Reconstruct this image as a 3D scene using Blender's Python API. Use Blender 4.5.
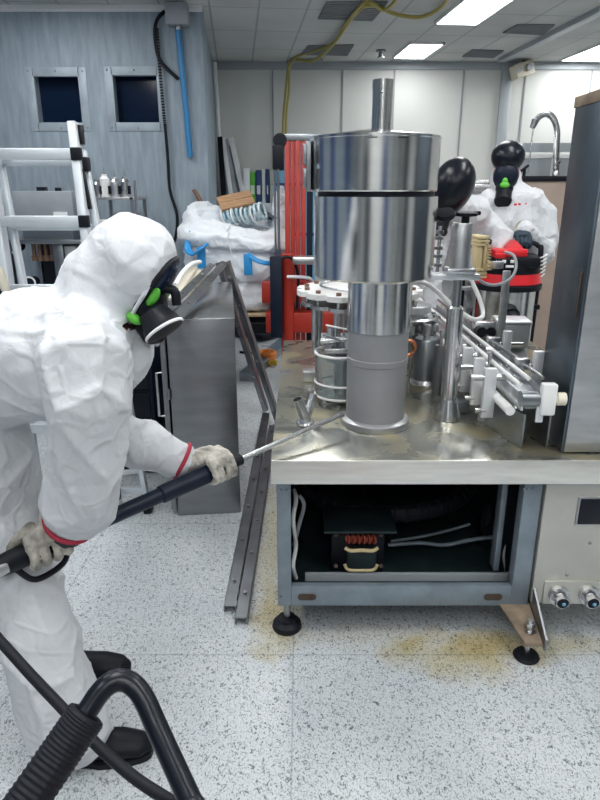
import bpy, bmesh, math, random
from mathutils import Vector, Matrix, Quaternion, noise
V = Vector
rnd = random.Random(7)
for o in list(bpy.data.objects): bpy.data.objects.remove(o)
S = bpy.context.scene
COL = S.collection
# ------------------------------------------------------------------ camera, world, exposure
H, PITCH, F = 1.55, math.radians(18.4), 630.0
cd = bpy.data.cameras.new('camera'); cam = bpy.data.objects.new('camera', cd); COL.objects.link(cam)
cam.location = (0, 0, H); cam.rotation_euler = (math.pi/2 - PITCH, 0, 0)
cd.sensor_fit = 'VERTICAL'; cd.sensor_height = 24.0; cd.lens = F/800*24.0; cd.clip_start = .05
S.camera = cam
S.view_settings.view_transform = 'Standard'; S.view_settings.look = 'None'
S.view_settings.gamma = 1.0; S.view_settings.exposure = 0.92; S.view_settings.use_curve_mapping = False
W = bpy.data.worlds.new('world'); S.world = W; W.use_nodes = True
W.node_tree.nodes['Background'].inputs[0].default_value = (.6, .7, .8, 1)
W.node_tree.nodes['Background'].inputs[1].default_value = .3
LAMP = 9.0          # strength of the ceiling diffusers
CEIL, BACKY, GREYY = 2.97, 8.2, 5.83

SP, CP = math.sin(PITCH), math.cos(PITCH)
def ray(px, py):
    x, v = (px-300)/F, (400-py)/F
    return V((x, CP+v*SP, -SP+v*CP))
def at(px, py, Y):
    r = ray(px, py); return r*(Y/r.y) + V((0, 0, H))
def atz(px, py, z):
    r = ray(px, py); return r*((z-H)/r.z) + V((0, 0, H))

# ------------------------------------------------------------------ materials
MATS = {}
def mat(name, col, rough=.5, metal=0., bump=0., bscale=40., var=0., vscale=6., aniso=0., emit=0., stretch=None, spec=.5, alpha=None, trans=0., coat=0.):
    m = bpy.data.materials.new(name); m.use_nodes = True; MATS[name] = m
    nt = m.node_tree; N = nt.nodes; L = nt.links; b = N['Principled BSDF']
    c = (*col, 1)
    b.inputs['Base Color'].default_value = c
    b.inputs['Roughness'].default_value = rough; b.inputs['Metallic'].default_value = metal
    b.inputs['Specular IOR Level'].default_value = spec
    if coat: b.inputs['Coat Weight'].default_value = coat
    if trans: b.inputs['Transmission Weight'].default_value = trans
    if emit:
        b.inputs['Emission Color'].default_value = c; b.inputs['Emission Strength'].default_value = emit
    tc = N.new('ShaderNodeTexCoord'); mp = N.new('ShaderNodeMapping'); L.new(tc.outputs['Object'], mp.inputs[0])
    if stretch: mp.inputs['Scale'].default_value = stretch
    if var:
        n = N.new('ShaderNodeTexNoise'); n.inputs['Scale'].default_value = vscale; n.inputs['Detail'].default_value = 5
        L.new(mp.outputs[0], n.inputs['Vector'])
        r = N.new('ShaderNodeValToRGB'); r.color_ramp.elements[0].position = .3; r.color_ramp.elements[1].position = .7
        r.color_ramp.elements[0].color = (*[max(0, x*(1-var)) for x in col], 1); r.color_ramp.elements[1].color = (*[min(1, x*(1+var)) for x in col], 1)
        L.new(n.outputs[0], r.inputs[0]); L.new(r.outputs[0], b.inputs['Base Color'])
    if bump:
        n = N.new('ShaderNodeTexNoise'); n.inputs['Scale'].default_value = bscale; n.inputs['Detail'].default_value = 4
        L.new(mp.outputs[0], n.inputs['Vector'])
        bp = N.new('ShaderNodeBump'); bp.inputs['Strength'].default_value = bump; bp.inputs['Distance'].default_value = .01
        L.new(n.outputs[0], bp.inputs['Height']); L.new(bp.outputs[0], b.inputs['Normal'])
    if aniso:
        b.inputs['Anisotropic'].default_value = aniso
        t = N.new('ShaderNodeTangent'); t.direction_type = 'RADIAL'; t.axis = 'Z'; L.new(t.outputs[0], b.inputs['Tangent'])
    return m
def nodes(m): return m.node_tree.nodes, m.node_tree.links, m.node_tree.nodes['Principled BSDF']

mat('steel', (.60, .61, .62), .27, 1, bump=.06, bscale=60, var=.10, vscale=9, stretch=(1, 1, 6))
mat('steel_tank', (.80, .80, .795), .15, 1, bump=.03, bscale=90, var=.05, aniso=.6, stretch=(.3, .3, 9))
mat('steel_matte', (.50, .51, .52), .42, 1, bump=.06, bscale=70, var=.12, stretch=(1, 1, 5))
mat('steel_dark', (.30, .32, .34), .36, 1, bump=.08, bscale=40, var=.2)
mat('cabinet_dark', (.12, .15, .18), .34, .9, bump=.06, bscale=30, var=.25, vscale=4)
mat('cabinet_steel', (.30, .31, .325), .36, 1, bump=.05, bscale=60, var=.10, vscale=5, stretch=(1, 1, 5))
mat('column_gray', (.30, .305, .315), .42, .35, bump=.04, bscale=80, var=.10)
mat('aluminium', (.72, .74, .76), .35, 1, bump=.06, bscale=60, var=.08)
mat('ladder_alu', (.66, .71, .75), .45, .55, bump=.05, bscale=50, var=.08)
mat('bright_alu', (.74, .76, .78), .38, .5, var=.08)
mat('frame_gray', (.22, .27, .31), .45, .25, bump=.1, bscale=50, var=.15, vscale=12)
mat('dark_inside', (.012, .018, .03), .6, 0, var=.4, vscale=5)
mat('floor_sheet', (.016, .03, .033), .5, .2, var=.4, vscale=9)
mat('black', (.007, .009, .014), .45, 0, spec=.22, bump=.1, bscale=60)
mat('black_gloss', (.006, .009, .015), .30, 0, spec=.3, bump=.25, bscale=14)
mat('rubber', (.010, .012, .017), .55, 0, spec=.22, bump=.12, bscale=80)
mat('navy', (.008, .014, .03), .42, spec=.25)
mat('red', (.42, .032, .018), .42, 0, bump=.06, bscale=40, var=.15)
mat('red_bright', (.75, .02, .03), .35)
mat('green', (.10, .45, .04), .45, var=.15)
mat('white_plastic', (.80, .81, .80), .4, var=.05)
mat('white', (.82, .84, .85), .5, var=.04)
mat('cream', (.74, .70, .58), .6, bump=.1, bscale=30, var=.12)
mat('ribbed_cream', (.66, .54, .30), .55, bump=.1, bscale=40, var=.15)
mat('wood', (.40, .24, .13), .65, bump=.2, bscale=30, var=.3, vscale=10, stretch=(1, 10, 10))
mat('pale_wood', (.48, .36, .22), .7, bump=.2, bscale=30, var=.3, vscale=10)
mat('dark_brown', (.07, .045, .03), .6)
mat('brown', (.20, .12, .08), .6, var=.2)
mat('blue', (.02, .27, .62), .5, bump=.1, bscale=60, var=.1)
mat('deep_blue', (.02, .06, .20), .5)
mat('sky_blue', (.16, .42, .62), .5, var=.15)
mat('yellow', (.62, .42, .04), .5, var=.1)
mat('yellow_hose', (.42, .36, .10), .5)
mat('orange', (.75, .24, .04), .5, var=.2)
mat('copper', (.75, .28, .12), .35, .8)
mat('copper_dark', (.35, .07, .04), .4, .5)
mat('board_gray', (.30, .33, .36), .6, var=.1)
mat('box_gray', (.34, .37, .40), .55, bump=.05, bscale=60, var=.08)
mat('motor_gray', (.40, .42, .43), .5, .4, bump=.06, bscale=60)
mat('beige', (.42, .33, .27), .6, var=.06)
mat('skin', (.34, .13, .09), .55, var=.1)
mat('glove_leather', (.44, .42, .37), .8, bump=.5, bscale=90, var=.6, vscale=22)
mat('glove_black', (.03, .035, .045), .7, bump=.4, bscale=90, var=.4, vscale=20)
mat('glove_blue', (.02, .045, .07), .65, bump=.3, bscale=90, var=.3)
mat('cuff_red', (.40, .02, .05), .6)
mat('rust', (.26, .20, .145), .6, .45, bump=.2, bscale=60, var=.45, vscale=14)
mat('bag_white', (.66, .70, .74), .6, bump=.7, bscale=9, var=.06)
mat('plastic_film', (.45, .60, .66), .15, bump=.6, bscale=30, var=.35, vscale=30)
mat('clear', (.85, .92, .92), .06, trans=.92)
mat('vent', (.20, .215, .225), .6, bump=.1, bscale=60, var=.08)
mat('ceil_dark', (.19, .205, .225), .7, var=.06)
mat('wall_speaker', (.62, .58, .46), .55)
mat('conduit_blue', (.03, .22, .48), .4)
mat('glass_dark', (.004, .012, .035), .12, spec=.25)
mat('lamp', (1, 1, 1), .5, emit=LAMP)
# crumpled protective fabric
def fabric(name, col, k=1.):
    m = mat(name, col, .62); N, L, b = nodes(m)
    tc = N.new('ShaderNodeTexCoord')
    w = N.new('ShaderNodeTexNoise'); w.inputs['Scale'].default_value = 5; w.inputs['Detail'].default_value = 2
    L.new(tc.outputs['Object'], w.inputs['Vector'])
    mx = N.new('ShaderNodeMix'); mx.data_type = 'VECTOR'; mx.inputs[0].default_value = .12
    L.new(tc.outputs['Object'], mx.inputs[4]); L.new(w.outputs['Color'], mx.inputs[5])
    vo = N.new('ShaderNodeTexVoronoi'); vo.feature = 'DISTANCE_TO_EDGE'; vo.inputs['Scale'].default_value = 15*k
    L.new(mx.outputs[1], vo.inputs['Vector'])
    mr = N.new('ShaderNodeMapRange'); mr.interpolation_type = 'SMOOTHSTEP'; mr.inputs['From Max'].default_value = .16; mr.inputs['To Min'].default_value = .5; mr.inputs['To Max'].default_value = 0
    L.new(vo.outputs['Distance'], mr.inputs[0])
    n2 = N.new('ShaderNodeTexNoise'); n2.inputs['Scale'].default_value = 22*k; n2.inputs['Detail'].default_value = 3; n2.inputs['Distortion'].default_value = .8
    L.new(tc.outputs['Object'], n2.inputs['Vector'])
    ad = N.new('ShaderNodeMath'); ad.operation = 'ADD'; L.new(mr.outputs[0], ad.inputs[0]); L.new(n2.outputs[0], ad.inputs[1])
    bp = N.new('ShaderNodeBump'); bp.inputs['Strength'].default_value = .30; bp.inputs['Distance'].default_value = .016
    L.new(ad.outputs[0], bp.inputs['Height']); L.new(bp.outputs[0], b.inputs['Normal'])
    b.inputs['Specular IOR Level'].default_value = .35
    return m
fabric('coverall', (.66, .685, .715)); fabric('coverall_far', (.66, .68, .71), 1.)
fabric('bag', (.74, .78, .82), .8)

# speckled vinyl floor with tile seams and rust-yellow stains
def floor_mat():
    m = mat('floor', (.6, .6, .6), .34); N, L, b = nodes(m)
    tc = N.new('ShaderNodeTexCoord')
    def tex(t, sc, **k):
        n = N.new(t); n.inputs['Scale'].default_value = sc
        for a, v in k.items(): n.inputs[a].default_value = v
        return n
    mp = N.new('ShaderNodeMapping'); mp.inputs['Scale'].default_value = (1, .75, 1); mp.inputs['Rotation'].default_value = (0, 0, .5)
    L.new(tc.outputs['Object'], mp.inputs[0])
    def ramp(src, a, ca, bb, cb):
        r = N.new('ShaderNodeValToRGB'); e = r.color_ramp.elements
        e[0].position = a; e[0].color = (*ca, 1); e[1].position = bb; e[1].color = (*cb, 1); L.new(src, r.inputs[0]); return r
    def mul(a, c, f=1.0, mode='MULTIPLY'):
        x = N.new('ShaderNodeMix'); x.data_type = 'RGBA'; x.blend_type = mode
        if isinstance(f, float): x.inputs[0].default_value = f
        else: L.new(f, x.inputs[0])
        L.new(a, x.inputs[6])
        if isinstance(c, tuple): x.inputs[7].default_value = (*c, 1)
        else: L.new(c, x.inputs[7])
        return x.outputs[2]
    n1 = tex('ShaderNodeTexNoise', 92, Detail=3., Roughness=.7, Distortion=1.2); L.new(mp.outputs[0], n1.inputs['Vector'])
    r1 = ramp(n1.outputs[0],   .365, (.15, .175, .195), .46, (.66, .69, .71))
    n2 = tex('ShaderNodeTexNoise', 190, Detail=2.); L.new(mp.outputs[0], n2.inputs['Vector'])
    r2 = ramp(n2.outputs[0], .34, (.55, .58, .60), .48, (1, 1, 1))
    c = mul(r1.outputs[0], r2.outputs[0])
    n3 = tex('ShaderNodeTexNoise', 2.2, Detail=3.); L.new(tc.outputs['Object'], n3.inputs['Vector'])
    r3 = ramp(n3.outputs[0], .3, (.84, .86, .87), .65, (1, 1, 1)); c = mul(c, r3.outputs[0])
    # seams of the sheet
    sx = N.new('ShaderNodeSeparateXYZ'); L.new(tc.outputs['Object'], sx.inputs[0])
    def seam(out, off, per):
        a = N.new('ShaderNodeMath'); a.operation = 'ADD'; a.inputs[1].default_value = off; L.new(out, a.inputs[0])
        p = N.new('ShaderNodeMath'); p.operation = 'PINGPONG'; p.inputs[1].default_value = per/2; L.new(a.outputs[0], p.inputs[0])
        q = N.new('ShaderNodeMath'); q.operation = 'LESS_THAN'; q.inputs[1].default_value = .0028; L.new(p.outputs[0], q.inputs[0]); return q.outputs[0]
    c = mul(c, (.72, .74, .76), seam(sx.outputs['X'], .024, .92)); c = mul(c, (.72, .74, .76), seam(sx.outputs['Y'], -1.82, .92))
    # yellow-brown stains with ragged outline round the machine feet
    nz = tex('ShaderNodeTexNoise', 7, Detail=5.); L.new(tc.outputs['Object'], nz.inputs['Vector'])
    for (cx, cy, sxx, syy, k) in [(.56, 1.82, .34, .14, .9), (.80, 1.86, .40, .11, .75), (-.10, 1.98, .13, .24, .8), (-.12, 2.6, .10, .8, .7), (.30, 1.92, .5, .09, .3)]:
        m2 = N.new('ShaderNodeMapping'); m2.inputs['Location'].default_value = (-cx/sxx, -cy/syy, 0); m2.inputs['Scale'].default_value = (1/sxx, 1/syy, 0)
        L.new(tc.outputs['Object'], m2.inputs[0])
        ln = N.new('ShaderNodeVectorMath'); ln.operation = 'LENGTH'; L.new(m2.outputs[0], ln.inputs[0])
        ad = N.new('ShaderNodeMath'); ad.operation = 'MULTIPLY_ADD'; L.new(nz.outputs[0], ad.inputs[0]); ad.inputs[1].default_value = 1.5; L.new(ln.outputs['Value'], ad.inputs[2])
        rr = ramp(ad.outputs[0], 0.0, (k, k, k), 1.0, (0, 0, 0)); rr.color_ramp.elements[0].position = .95/1.0
        mr = N.new('ShaderNodeMapRange'); mr.inputs['From Min'].default_value = 1.75; mr.inputs['From Max'].default_value = 1.15
        mr.inputs['To Min'].default_value = 0; mr.inputs['To Max'].default_value = k; L.new(ad.outputs[0], mr.inputs[0]); N.remove(rr)
        c = mul(c, (.85, .73, .46), mr.outputs[0])
    L.new(c, b.inputs['Base Color'])
    bp = N.new('ShaderNodeBump'); bp.inputs['Strength'].default_value = .1; bp.inputs['Distance'].default_value = .003
    L.new(n1.outputs[0], bp.inputs['Height']); L.new(bp.outputs[0], b.inputs['Normal'])
floor_mat()

# wet steel worktop with yellowish residue
def top_mat():
    m = mat('worktop', (.5, .5, .5), .22, 1.0); N, L, b = nodes(m)
    tc = N.new('ShaderNodeTexCoord')
    n = N.new('ShaderNodeTexNoise'); n.inputs['Scale'].default_value = 4.5; n.inputs['Detail'].default_value = 6; n.inputs['Distortion'].default_value = .6
    L.new(tc.outputs['Object'], n.inputs['Vector'])
    r = N.new('ShaderNodeValToRGB'); e = r.color_ramp.elements
    e[0].position = .36; e[0].color = (.34, .355, .34, 1); e[1].position = .66; e[1].color = (.50, .44, .27, 1)
    x = e.new(.52); x.color = (.40, .39, .32, 1)
    L.new(n.outputs[0], r.inputs[0]); L.new(r.outputs[0], b.inputs['Base Color'])
    mr = N.new('ShaderNodeMapRange'); mr.inputs['From Min'].default_value = .35; mr.inputs['From Max'].default_value = .65
    mr.inputs['To Min'].default_value = .17; mr.inputs['To Max'].default_value = .40; L.new(n.outputs[0], mr.inputs[0]); L.new(mr.outputs[0], b.inputs['Roughness'])
    n2 = N.new('ShaderNodeTexNoise'); n2.inputs['Scale'].default_value = 25; n2.inputs['Detail'].default_value = 3; L.new(tc.outputs['Object'], n2.inputs['Vector'])
    bp = N.new('ShaderNodeBump'); bp.inputs['Strength'].default_value = .12; bp.inputs['Distance'].default_value = .004
    L.new(n2.outputs[0], bp.inputs['Height']); L.new(bp.outputs[0], b.inputs['Normal'])
    b.inputs['Metallic'].default_value = .85
top_mat()
# apron / machine panel: pale brushed stainless
mat('apron', (.80, .79, .74), .36, .75, bump=.04, bscale=80, var=.08, vscale=8, stretch=(1, 1, 8))
mat('machine_panel', (.60, .59, .54), .42, .75, bump=.04, bscale=60, var=.10, vscale=4)
# ribbed painted grey wall
def grey_wall():
    m = mat('grey_wall', (.34, .42, .48), .6); N, L, b = nodes(m)
    tc = N.new('ShaderNodeTexCoord'); mp = N.new('ShaderNodeMapping'); mp.inputs['Scale'].default_value = (1, 1, .16)
    L.new(tc.outputs['Object'], mp.inputs[0])
    n = N.new('ShaderNodeTexNoise'); n.inputs['Scale'].default_value = 26; n.inputs['Detail'].default_value = 4; L.new(mp.outputs[0], n.inputs['Vector'])
    r = N.new('ShaderNodeValToRGB'); e = r.color_ramp.elements
    e[0].position = .3; e[0].color = (.225, .285, .34, 1); e[1].position = .7; e[1].color = (.32, .385, .44, 1)
    L.new(n.outputs[0], r.inputs[0]); L.new(r.outputs[0], b.inputs['Base Color'])
    bp = N.new('ShaderNodeBump'); bp.inputs['Strength'].default_value = .4; bp.inputs['Distance'].default_value = .006
    L.new(n.outputs[0], bp.inputs['Height']); L.new(bp.outputs[0], b.inputs['Normal'])
grey_wall()
mat('back_wall', (.66, .68, .655), .55, var=.03, vscale=2)
mat('joint', (.30, .33, .35), .6)
mat('trim_gray', (.40, .44, .47), .5, .2)
mat('window_frame', (.33, .39, .44), .5, .1, bump=.2, bscale=30, var=.15)
# ceiling tiles with grid
YAW = math.radians(5.5)
def ceil_mat():
    m = mat('ceiling', (.6, .6, .6), .8); N, L, b = nodes(m)
    tc = N.new('ShaderNodeTexCoord'); mp = N.new('ShaderNodeMapping'); mp.inputs['Rotation'].default_value = (0, 0, -YAW)
    L.new(tc.outputs['Object'], mp.inputs[0]); sx = N.new('ShaderNodeSeparateXYZ'); L.new(mp.outputs[0], sx.inputs[0])
    fac = []
    for out, off, per in ((sx.outputs[0], .17, .40), (sx.outputs[1], .40, .79)):
        a = N.new('ShaderNodeMath'); a.operation = 'ADD'; a.inputs[1].default_value = off; L.new(out, a.inputs[0])
        p = N.new('ShaderNodeMath'); p.operation = 'PINGPONG'; p.inputs[1].default_value = per/2; L.new(a.outputs[0], p.inputs[0])
        q = N.new('ShaderNodeMath'); q.operation = 'LESS_THAN'; q.inputs[1].default_value = .009; L.new(p.outputs[0], q.inputs[0]); fac.append(q.outputs[0])
    mxx = N.new('ShaderNodeMath'); mxx.operation = 'MAXIMUM'; L.new(fac[0], mxx.inputs[0]); L.new(fac[1], mxx.inputs[1])
    n = N.new('ShaderNodeTexNoise'); n.inputs['Scale'].default_value = 1.7; L.new(mp.outputs[0], n.inputs['Vector'])
    r = N.new('ShaderNodeValToRGB'); e = r.color_ramp.elements; e[0].position = .3; e[0].color = (.50, .51, .50, 1); e[1].position = .7; e[1].color = (.60, .61, .60, 1)
    L.new(n.outputs[0], r.inputs[0])
    x = N.new('ShaderNodeMix'); x.data_type = 'RGBA'; L.new(mxx.outputs[0], x.inputs[0]); L.new(r.outputs[0], x.inputs[6]); x.inputs[7].default_value = (.36, .38, .39, 1)
    L.new(x.outputs[2], b.inputs['Base Color'])
    bp = N.new('ShaderNodeBump'); bp.inputs['Strength'].default_value = .5; bp.inputs['Distance'].default_value = .01; bp.invert = True
    L.new(mxx.outputs[0], bp.inputs['Height']); L.new(bp.outputs[0], b.inputs['Normal'])
ceil_mat()

# ------------------------------------------------------------------ mesh helpers
def basis(d):
    d = d.normalized(); q = V((0, 0, 1)).rotation_difference(d); return q.to_matrix().to_4x4()
class G:
    def __init__(s): s.bm = bmesh.new()
    def box(s, c, size, rot=None, b=0., seg=2):
        M = Matrix.Translation(V(c)) @ (rot.to_4x4() if rot else Matrix()) @ Matrix.Diagonal((*size, 1))
        vs = bmesh.ops.create_cube(s.bm, size=1, matrix=M)['verts']
        if b:
            es = list({e for v in vs for e in v.link_edges})
            bmesh.ops.bevel(s.bm, geom=es, offset=b, segments=seg, affect='EDGES', profile=.5)
        return s
    def bb(s, x0, x1, y0, y1, z0, z1, b=0.):
        return s.box(((x0+x1)/2, (y0+y1)/2, (z0+z1)/2), (abs(x1-x0), abs(y1-y0), abs(z1-z0)), b=b)
    def beam(s, p, q, w, h, up=V((0, 0, 1)), b=0.):       # box between two points; w across, h along 'up'
        p, q = V(p), V(q); d = (q-p); z = d.normalized(); x = up.cross(z)
        if x.length < 1e-4: x = V((1, 0, 0))
        x.normalize(); y = z.cross(x)
        R = Matrix((x, y, z)).transposed()
        return s.box((p+q)/2, (w, h, d.length), rot=R, b=b)
    def cyl(s, p, q, r, r2=None, n=28, cap=True):
        p, q = V(p), V(q); d = q-p
        M = Matrix.Translation((p+q)/2) @ basis(d)
        bmesh.ops.create_cone(s.bm, cap_ends=cap, segments=n, radius1=r, radius2=r if r2 is None else r2, depth=d.length, matrix=M); return s
    def sph(s, c, r, sc=(1, 1, 1), rot=None, n=20):
        M = Matrix.Translation(V(c)) @ (rot.to_4x4() if rot else Matrix()) @ Matrix.Diagonal((r*sc[0], r*sc[1], r*sc[2], 1))
        bmesh.ops.create_uvsphere(s.bm, u_segments=n, v_segments=max(8, n*2//3), radius=1, matrix=M); return s
    def rings(s, rs, close=True, caps=True):
        bv = [[s.bm.verts.new(p) for p in r] for r in rs]; n = len(bv[0])
        for a, c in zip(bv, bv[1:]):
            for i in range(n if close else n-1):
                j = (i+1) % n; s.bm.faces.new((a[i], a[j], c[j], c[i]))
        if caps:
            s.bm.faces.new(list(reversed(bv[0]))); s.bm.faces.new(bv[-1])
        return s
    def lathe(s, prof, c=(0, 0, 0), axis=V((0, 0, 1)), n=40, caps=True, arc=None):
        M = Matrix.Translation(V(c)) @ basis(V(axis))
        rs = [[M @ V((max(r, 1e-4)*math.cos(2*math.pi*i/n), max(r, 1e-4)*math.sin(2*math.pi*i/n), z)) for i in range(n)] for r, z in prof]
        return s.rings(rs, caps=caps)
    def tube(s, pts, r, n=10, sub=6, smooth=True, flat=1.):
        pts = [V(p) for p in pts]
        if smooth and len(pts) > 2: pts = spline(pts, sub)
        t = (pts[1]-pts[0]).normalized(); u = t.orthogonal().normalized(); rs = []
        for i, p in enumerate(pts):
            tn = (pts[min(i+1, len(pts)-1)]-pts[max(i-1, 0)])
            if tn.length < 1e-9: tn = t.copy()
            tn.normalize(); u = (u - tn*u.dot(tn)); u.normalize(); w = tn.cross(u)
            rr = r(i/(len(pts)-1)) if callable(r) else r
            rs.append([p + u*rr*math.cos(2*math.pi*k/n) + w*rr*flat*math.sin(2*math.pi*k/n) for k in range(n)])
        return s.rings(rs)
    def prism(s, poly, vec):
        a = [s.bm.verts.new(V(p)) for p in poly]; c = [s.bm.verts.new(V(p)+V(vec)) for p in poly]; n = len(a)
        s.bm.faces.new(a); s.bm.faces.new(list(reversed(c)))
        for i in range(n): s.bm.faces.new((a[i], c[i], c[(i+1) % n], a[(i+1) % n]))
        return s
    def torus(s, c, R, r, axis=V((0, 0, 1)), n=32, m=10):
        M = Matrix.Translation(V(c)) @ basis(V(axis)); rs = []
        for i in range(n+1):
            a = 2*math.pi*i/n
            rs.append([M @ V(((R+r*math.cos(2*math.pi*k/m))*math.cos(a), (R+r*math.cos(2*math.pi*k/m))*math.sin(a), r*math.sin(2*math.pi*k/m))) for k in range(m)])
        s.rings(rs, caps=False); bmesh.ops.remove_doubles(s.bm, verts=s.bm.verts[:], dist=1e-5) if False else None; return s
    def chain(s, st, n=20):
        """closed limb: stations (centre, half-width along axis u, half-width across, u)"""
        c = [V(a[0]) for a in st]; rs = []
        for i, (p, ru, rv, u) in enumerate(st):
            t = (c[min(i+1, len(c)-1)]-c[max(i-1, 0)]).normalized(); u = V(u); u = (u-t*u.dot(t)).normalized(); w = t.cross(u); p = V(p)
            def ring(k, off): return [p + t*off + u*ru*k*math.cos(2*math.pi*j/n) + w*rv*k*math.sin(2*math.pi*j/n) for j in range(n)]
            m = min(ru, rv)
            if i == 0: rs += [ring(.45, -.75*m), ring(.8, -.5*m)]
            rs.append(ring(1, 0))
            if i == len(st)-1: rs += [ring(.8, .5*m), ring(.45, .75*m)]
        return s.rings(rs)
def spline(p, sub=6):
    out = []
    for i in range(len(p)-1):
        a, b, c, d = p[max(i-1, 0)], p[i], p[i+1], p[min(i+2, len(p)-1)]
        for k in range(sub):
            t = k/sub
            out.append(.5*((2*b)+(c-a)*t+(2*a-5*b+4*c-d)*t*t+(3*b-a-3*c+d)*t**3))
    out.append(p[-1]); return out

def link(name, g, m, parent=None, ang=35):
    bmesh.ops.recalc_face_normals(g.bm, faces=g.bm.faces[:])
    me = bpy.data.meshes.new(name); g.bm.to_mesh(me); g.bm.free()
    me.polygons.foreach_set('use_smooth', [True]*len(me.polygons)); me.set_sharp_from_angle(angle=math.radians(ang))
    me.materials.append(MATS[m]); return put(name, me, parent)
def put(name, me, parent=None):
    o = bpy.data.objects.new(name, me); COL.objects.link(o)
    if parent is not None:
        o.parent = parent; off = parent.location if parent.parent is None else V((0, 0, 0))
        o.matrix_parent_inverse = Matrix.Translation(-off)
    return o
part = link
def thing(name, label, cat, loc, group=None):
    o = bpy.data.objects.new(name, None); COL.objects.link(o); o.location = loc; o.empty_display_size = .05
    o['label'] = label; o['category'] = cat
    if group: o['group'] = group
    return o
def solo(name, g, m, label, cat, group=None, ang=35):
    o = link(name, g, m, ang=ang); o['label'] = label; o['category'] = cat
    if group: o['group'] = group
    return o
def struct(name, g, m, parent=None):
    o = link(name, g, m, parent)
    if parent is None: o['kind'] = 'structure'
    return o
def clone(root, loc, label=None, group=None):
    r = root.copy(); COL.objects.link(r); r.location = loc
    if label: r['label'] = label
    if group: r['group'] = group
    for ch in list(root.children):
        c = ch.copy(); COL.objects.link(c); c.parent = r
        for gch in ch.children:
            d = gch.copy(); COL.objects.link(d); d.parent = c
    return r
def fuse(g, voxel, smooth=4, disp=None, cut=None):
    """join overlapping closed forms into ONE continuous surface, smooth it, then fold it"""
    me = bpy.data.meshes.new('tmp'); g.bm.to_mesh(me); g.bm.free()
    o = bpy.data.objects.new('tmp', me); COL.objects.link(o)
    r = o.modifiers.new('r', 'REMESH'); r.mode = 'VOXEL'; r.voxel_size = voxel
    if smooth:
        s = o.modifiers.new('s', 'SMOOTH'); s.iterations = smooth; s.factor = .5
    dg = bpy.context.evaluated_depsgraph_get(); dg.update()
    out = bpy.data.meshes.new_from_object(o.evaluated_get(dg)); bpy.data.objects.remove(o); bpy.data.meshes.remove(me)
    bm = bmesh.new(); bm.from_mesh(out); bm.normal_update()
    if disp:
        mv = [(v, v.normal*disp(v.co, v.normal)) for v in bm.verts]
        for v, d in mv: v.co += d
        for _ in range(1): bmesh.ops.smooth_vert(bm, verts=bm.verts[:], factor=.3, use_axis_x=True, use_axis_y=True, use_axis_z=True)
    if cut:
        bmesh.ops.delete(bm, geom=[f for f in bm.faces if cut(f.calc_center_median())], context='FACES')
    bm.to_mesh(out); bm.free()
    out.polygons.foreach_set('use_smooth', [True]*len(out.polygons))
    return out
def fused(name, me, m, parent=None):
    me.materials.clear(); me.materials.append(MATS[m]); me.name = name; return put(name, me, parent)
def folds(amp=.012, f=9., seed=0., sq=(1, 1, 1), p1=7, soft=.5):
    """straight pinched creases over broad soft swells"""
    off = V((seed*3.1, seed*7.7, seed*1.3))
    def d(p, n):
        q = V((p.x*sq[0], p.y*sq[1], p.z*sq[2]))
        q2 = q + noise.noise_vector(q*f*.6+off)*(.30/f)
        ds = noise.voronoi(q2*f+off)[0]; e = ds[1]-ds[0]
        return amp*(math.exp(-p1*e) - .35 + soft*noise.noise(q*f*.7+off*3)*1.2)
    return d
# ------------------------------------------------------------------ the room
XL, XR, YB = -4.2, 5.0, -3.2
struct('floor', G().bb(XL, XR, YB, BACKY, -.1, 0), 'floor')
struct('ceiling', G().bb(XL, XR, YB, BACKY, CEIL, CEIL+.1), 'ceiling')
struct('wall_back', G().bb(XL, XR, BACKY, BACKY+.12, 0, CEIL), 'back_wall')
struct('wall_right', G().bb(XR, XR+.12, YB, BACKY, 0, CEIL), 'back_wall')
struct('wall_left', G().bb(XL-.12, XL, YB, BACKY, 0, CEIL), 'grey_wall')
struct('wall_front', G().bb(XL, XR, YB-.12, YB, 0, CEIL), 'back_wall')
# unseen dark panels added on front and side walls, streaking the steel tank's reflections
struct('reflection_panel_1', G().bb(.9, 1.9, YB, YB+.05, 0, 2.1, b=.01), 'deep_blue')
struct('reflection_panel_2', G().bb(-2.2, -1.1, YB, YB+.05, 0, 2.1, b=.01), 'navy')
for k, (x0, x1) in enumerate(((-3.9, -2.9), (2.6, 3.2), (3.9, 4.8))): struct('reflection_panel_%d' % (k+3), G().bb(x0, x1, YB, YB+.05, 0, 2.3, b=.01), 'board_gray')
for k, (y0, y1) in enumerate(((-2.4, -1.2), (.2, 1.0), (2.4, 3.6))): struct('reflection_panel_%d' % (k+6), G().bb(XR-.06, XR, y0, y1, 0, 2.4, b=.01), 'navy')
for k, (y0, y1) in enumerate(((-1.8, -.6), (1.2, 2.0), (3.4, 4.6))): struct('reflection_panel_%d' % (k+9), G().bb(XL, XL+.06, y0, y1, 0, 2.4, b=.01), 'deep_blue')
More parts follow.
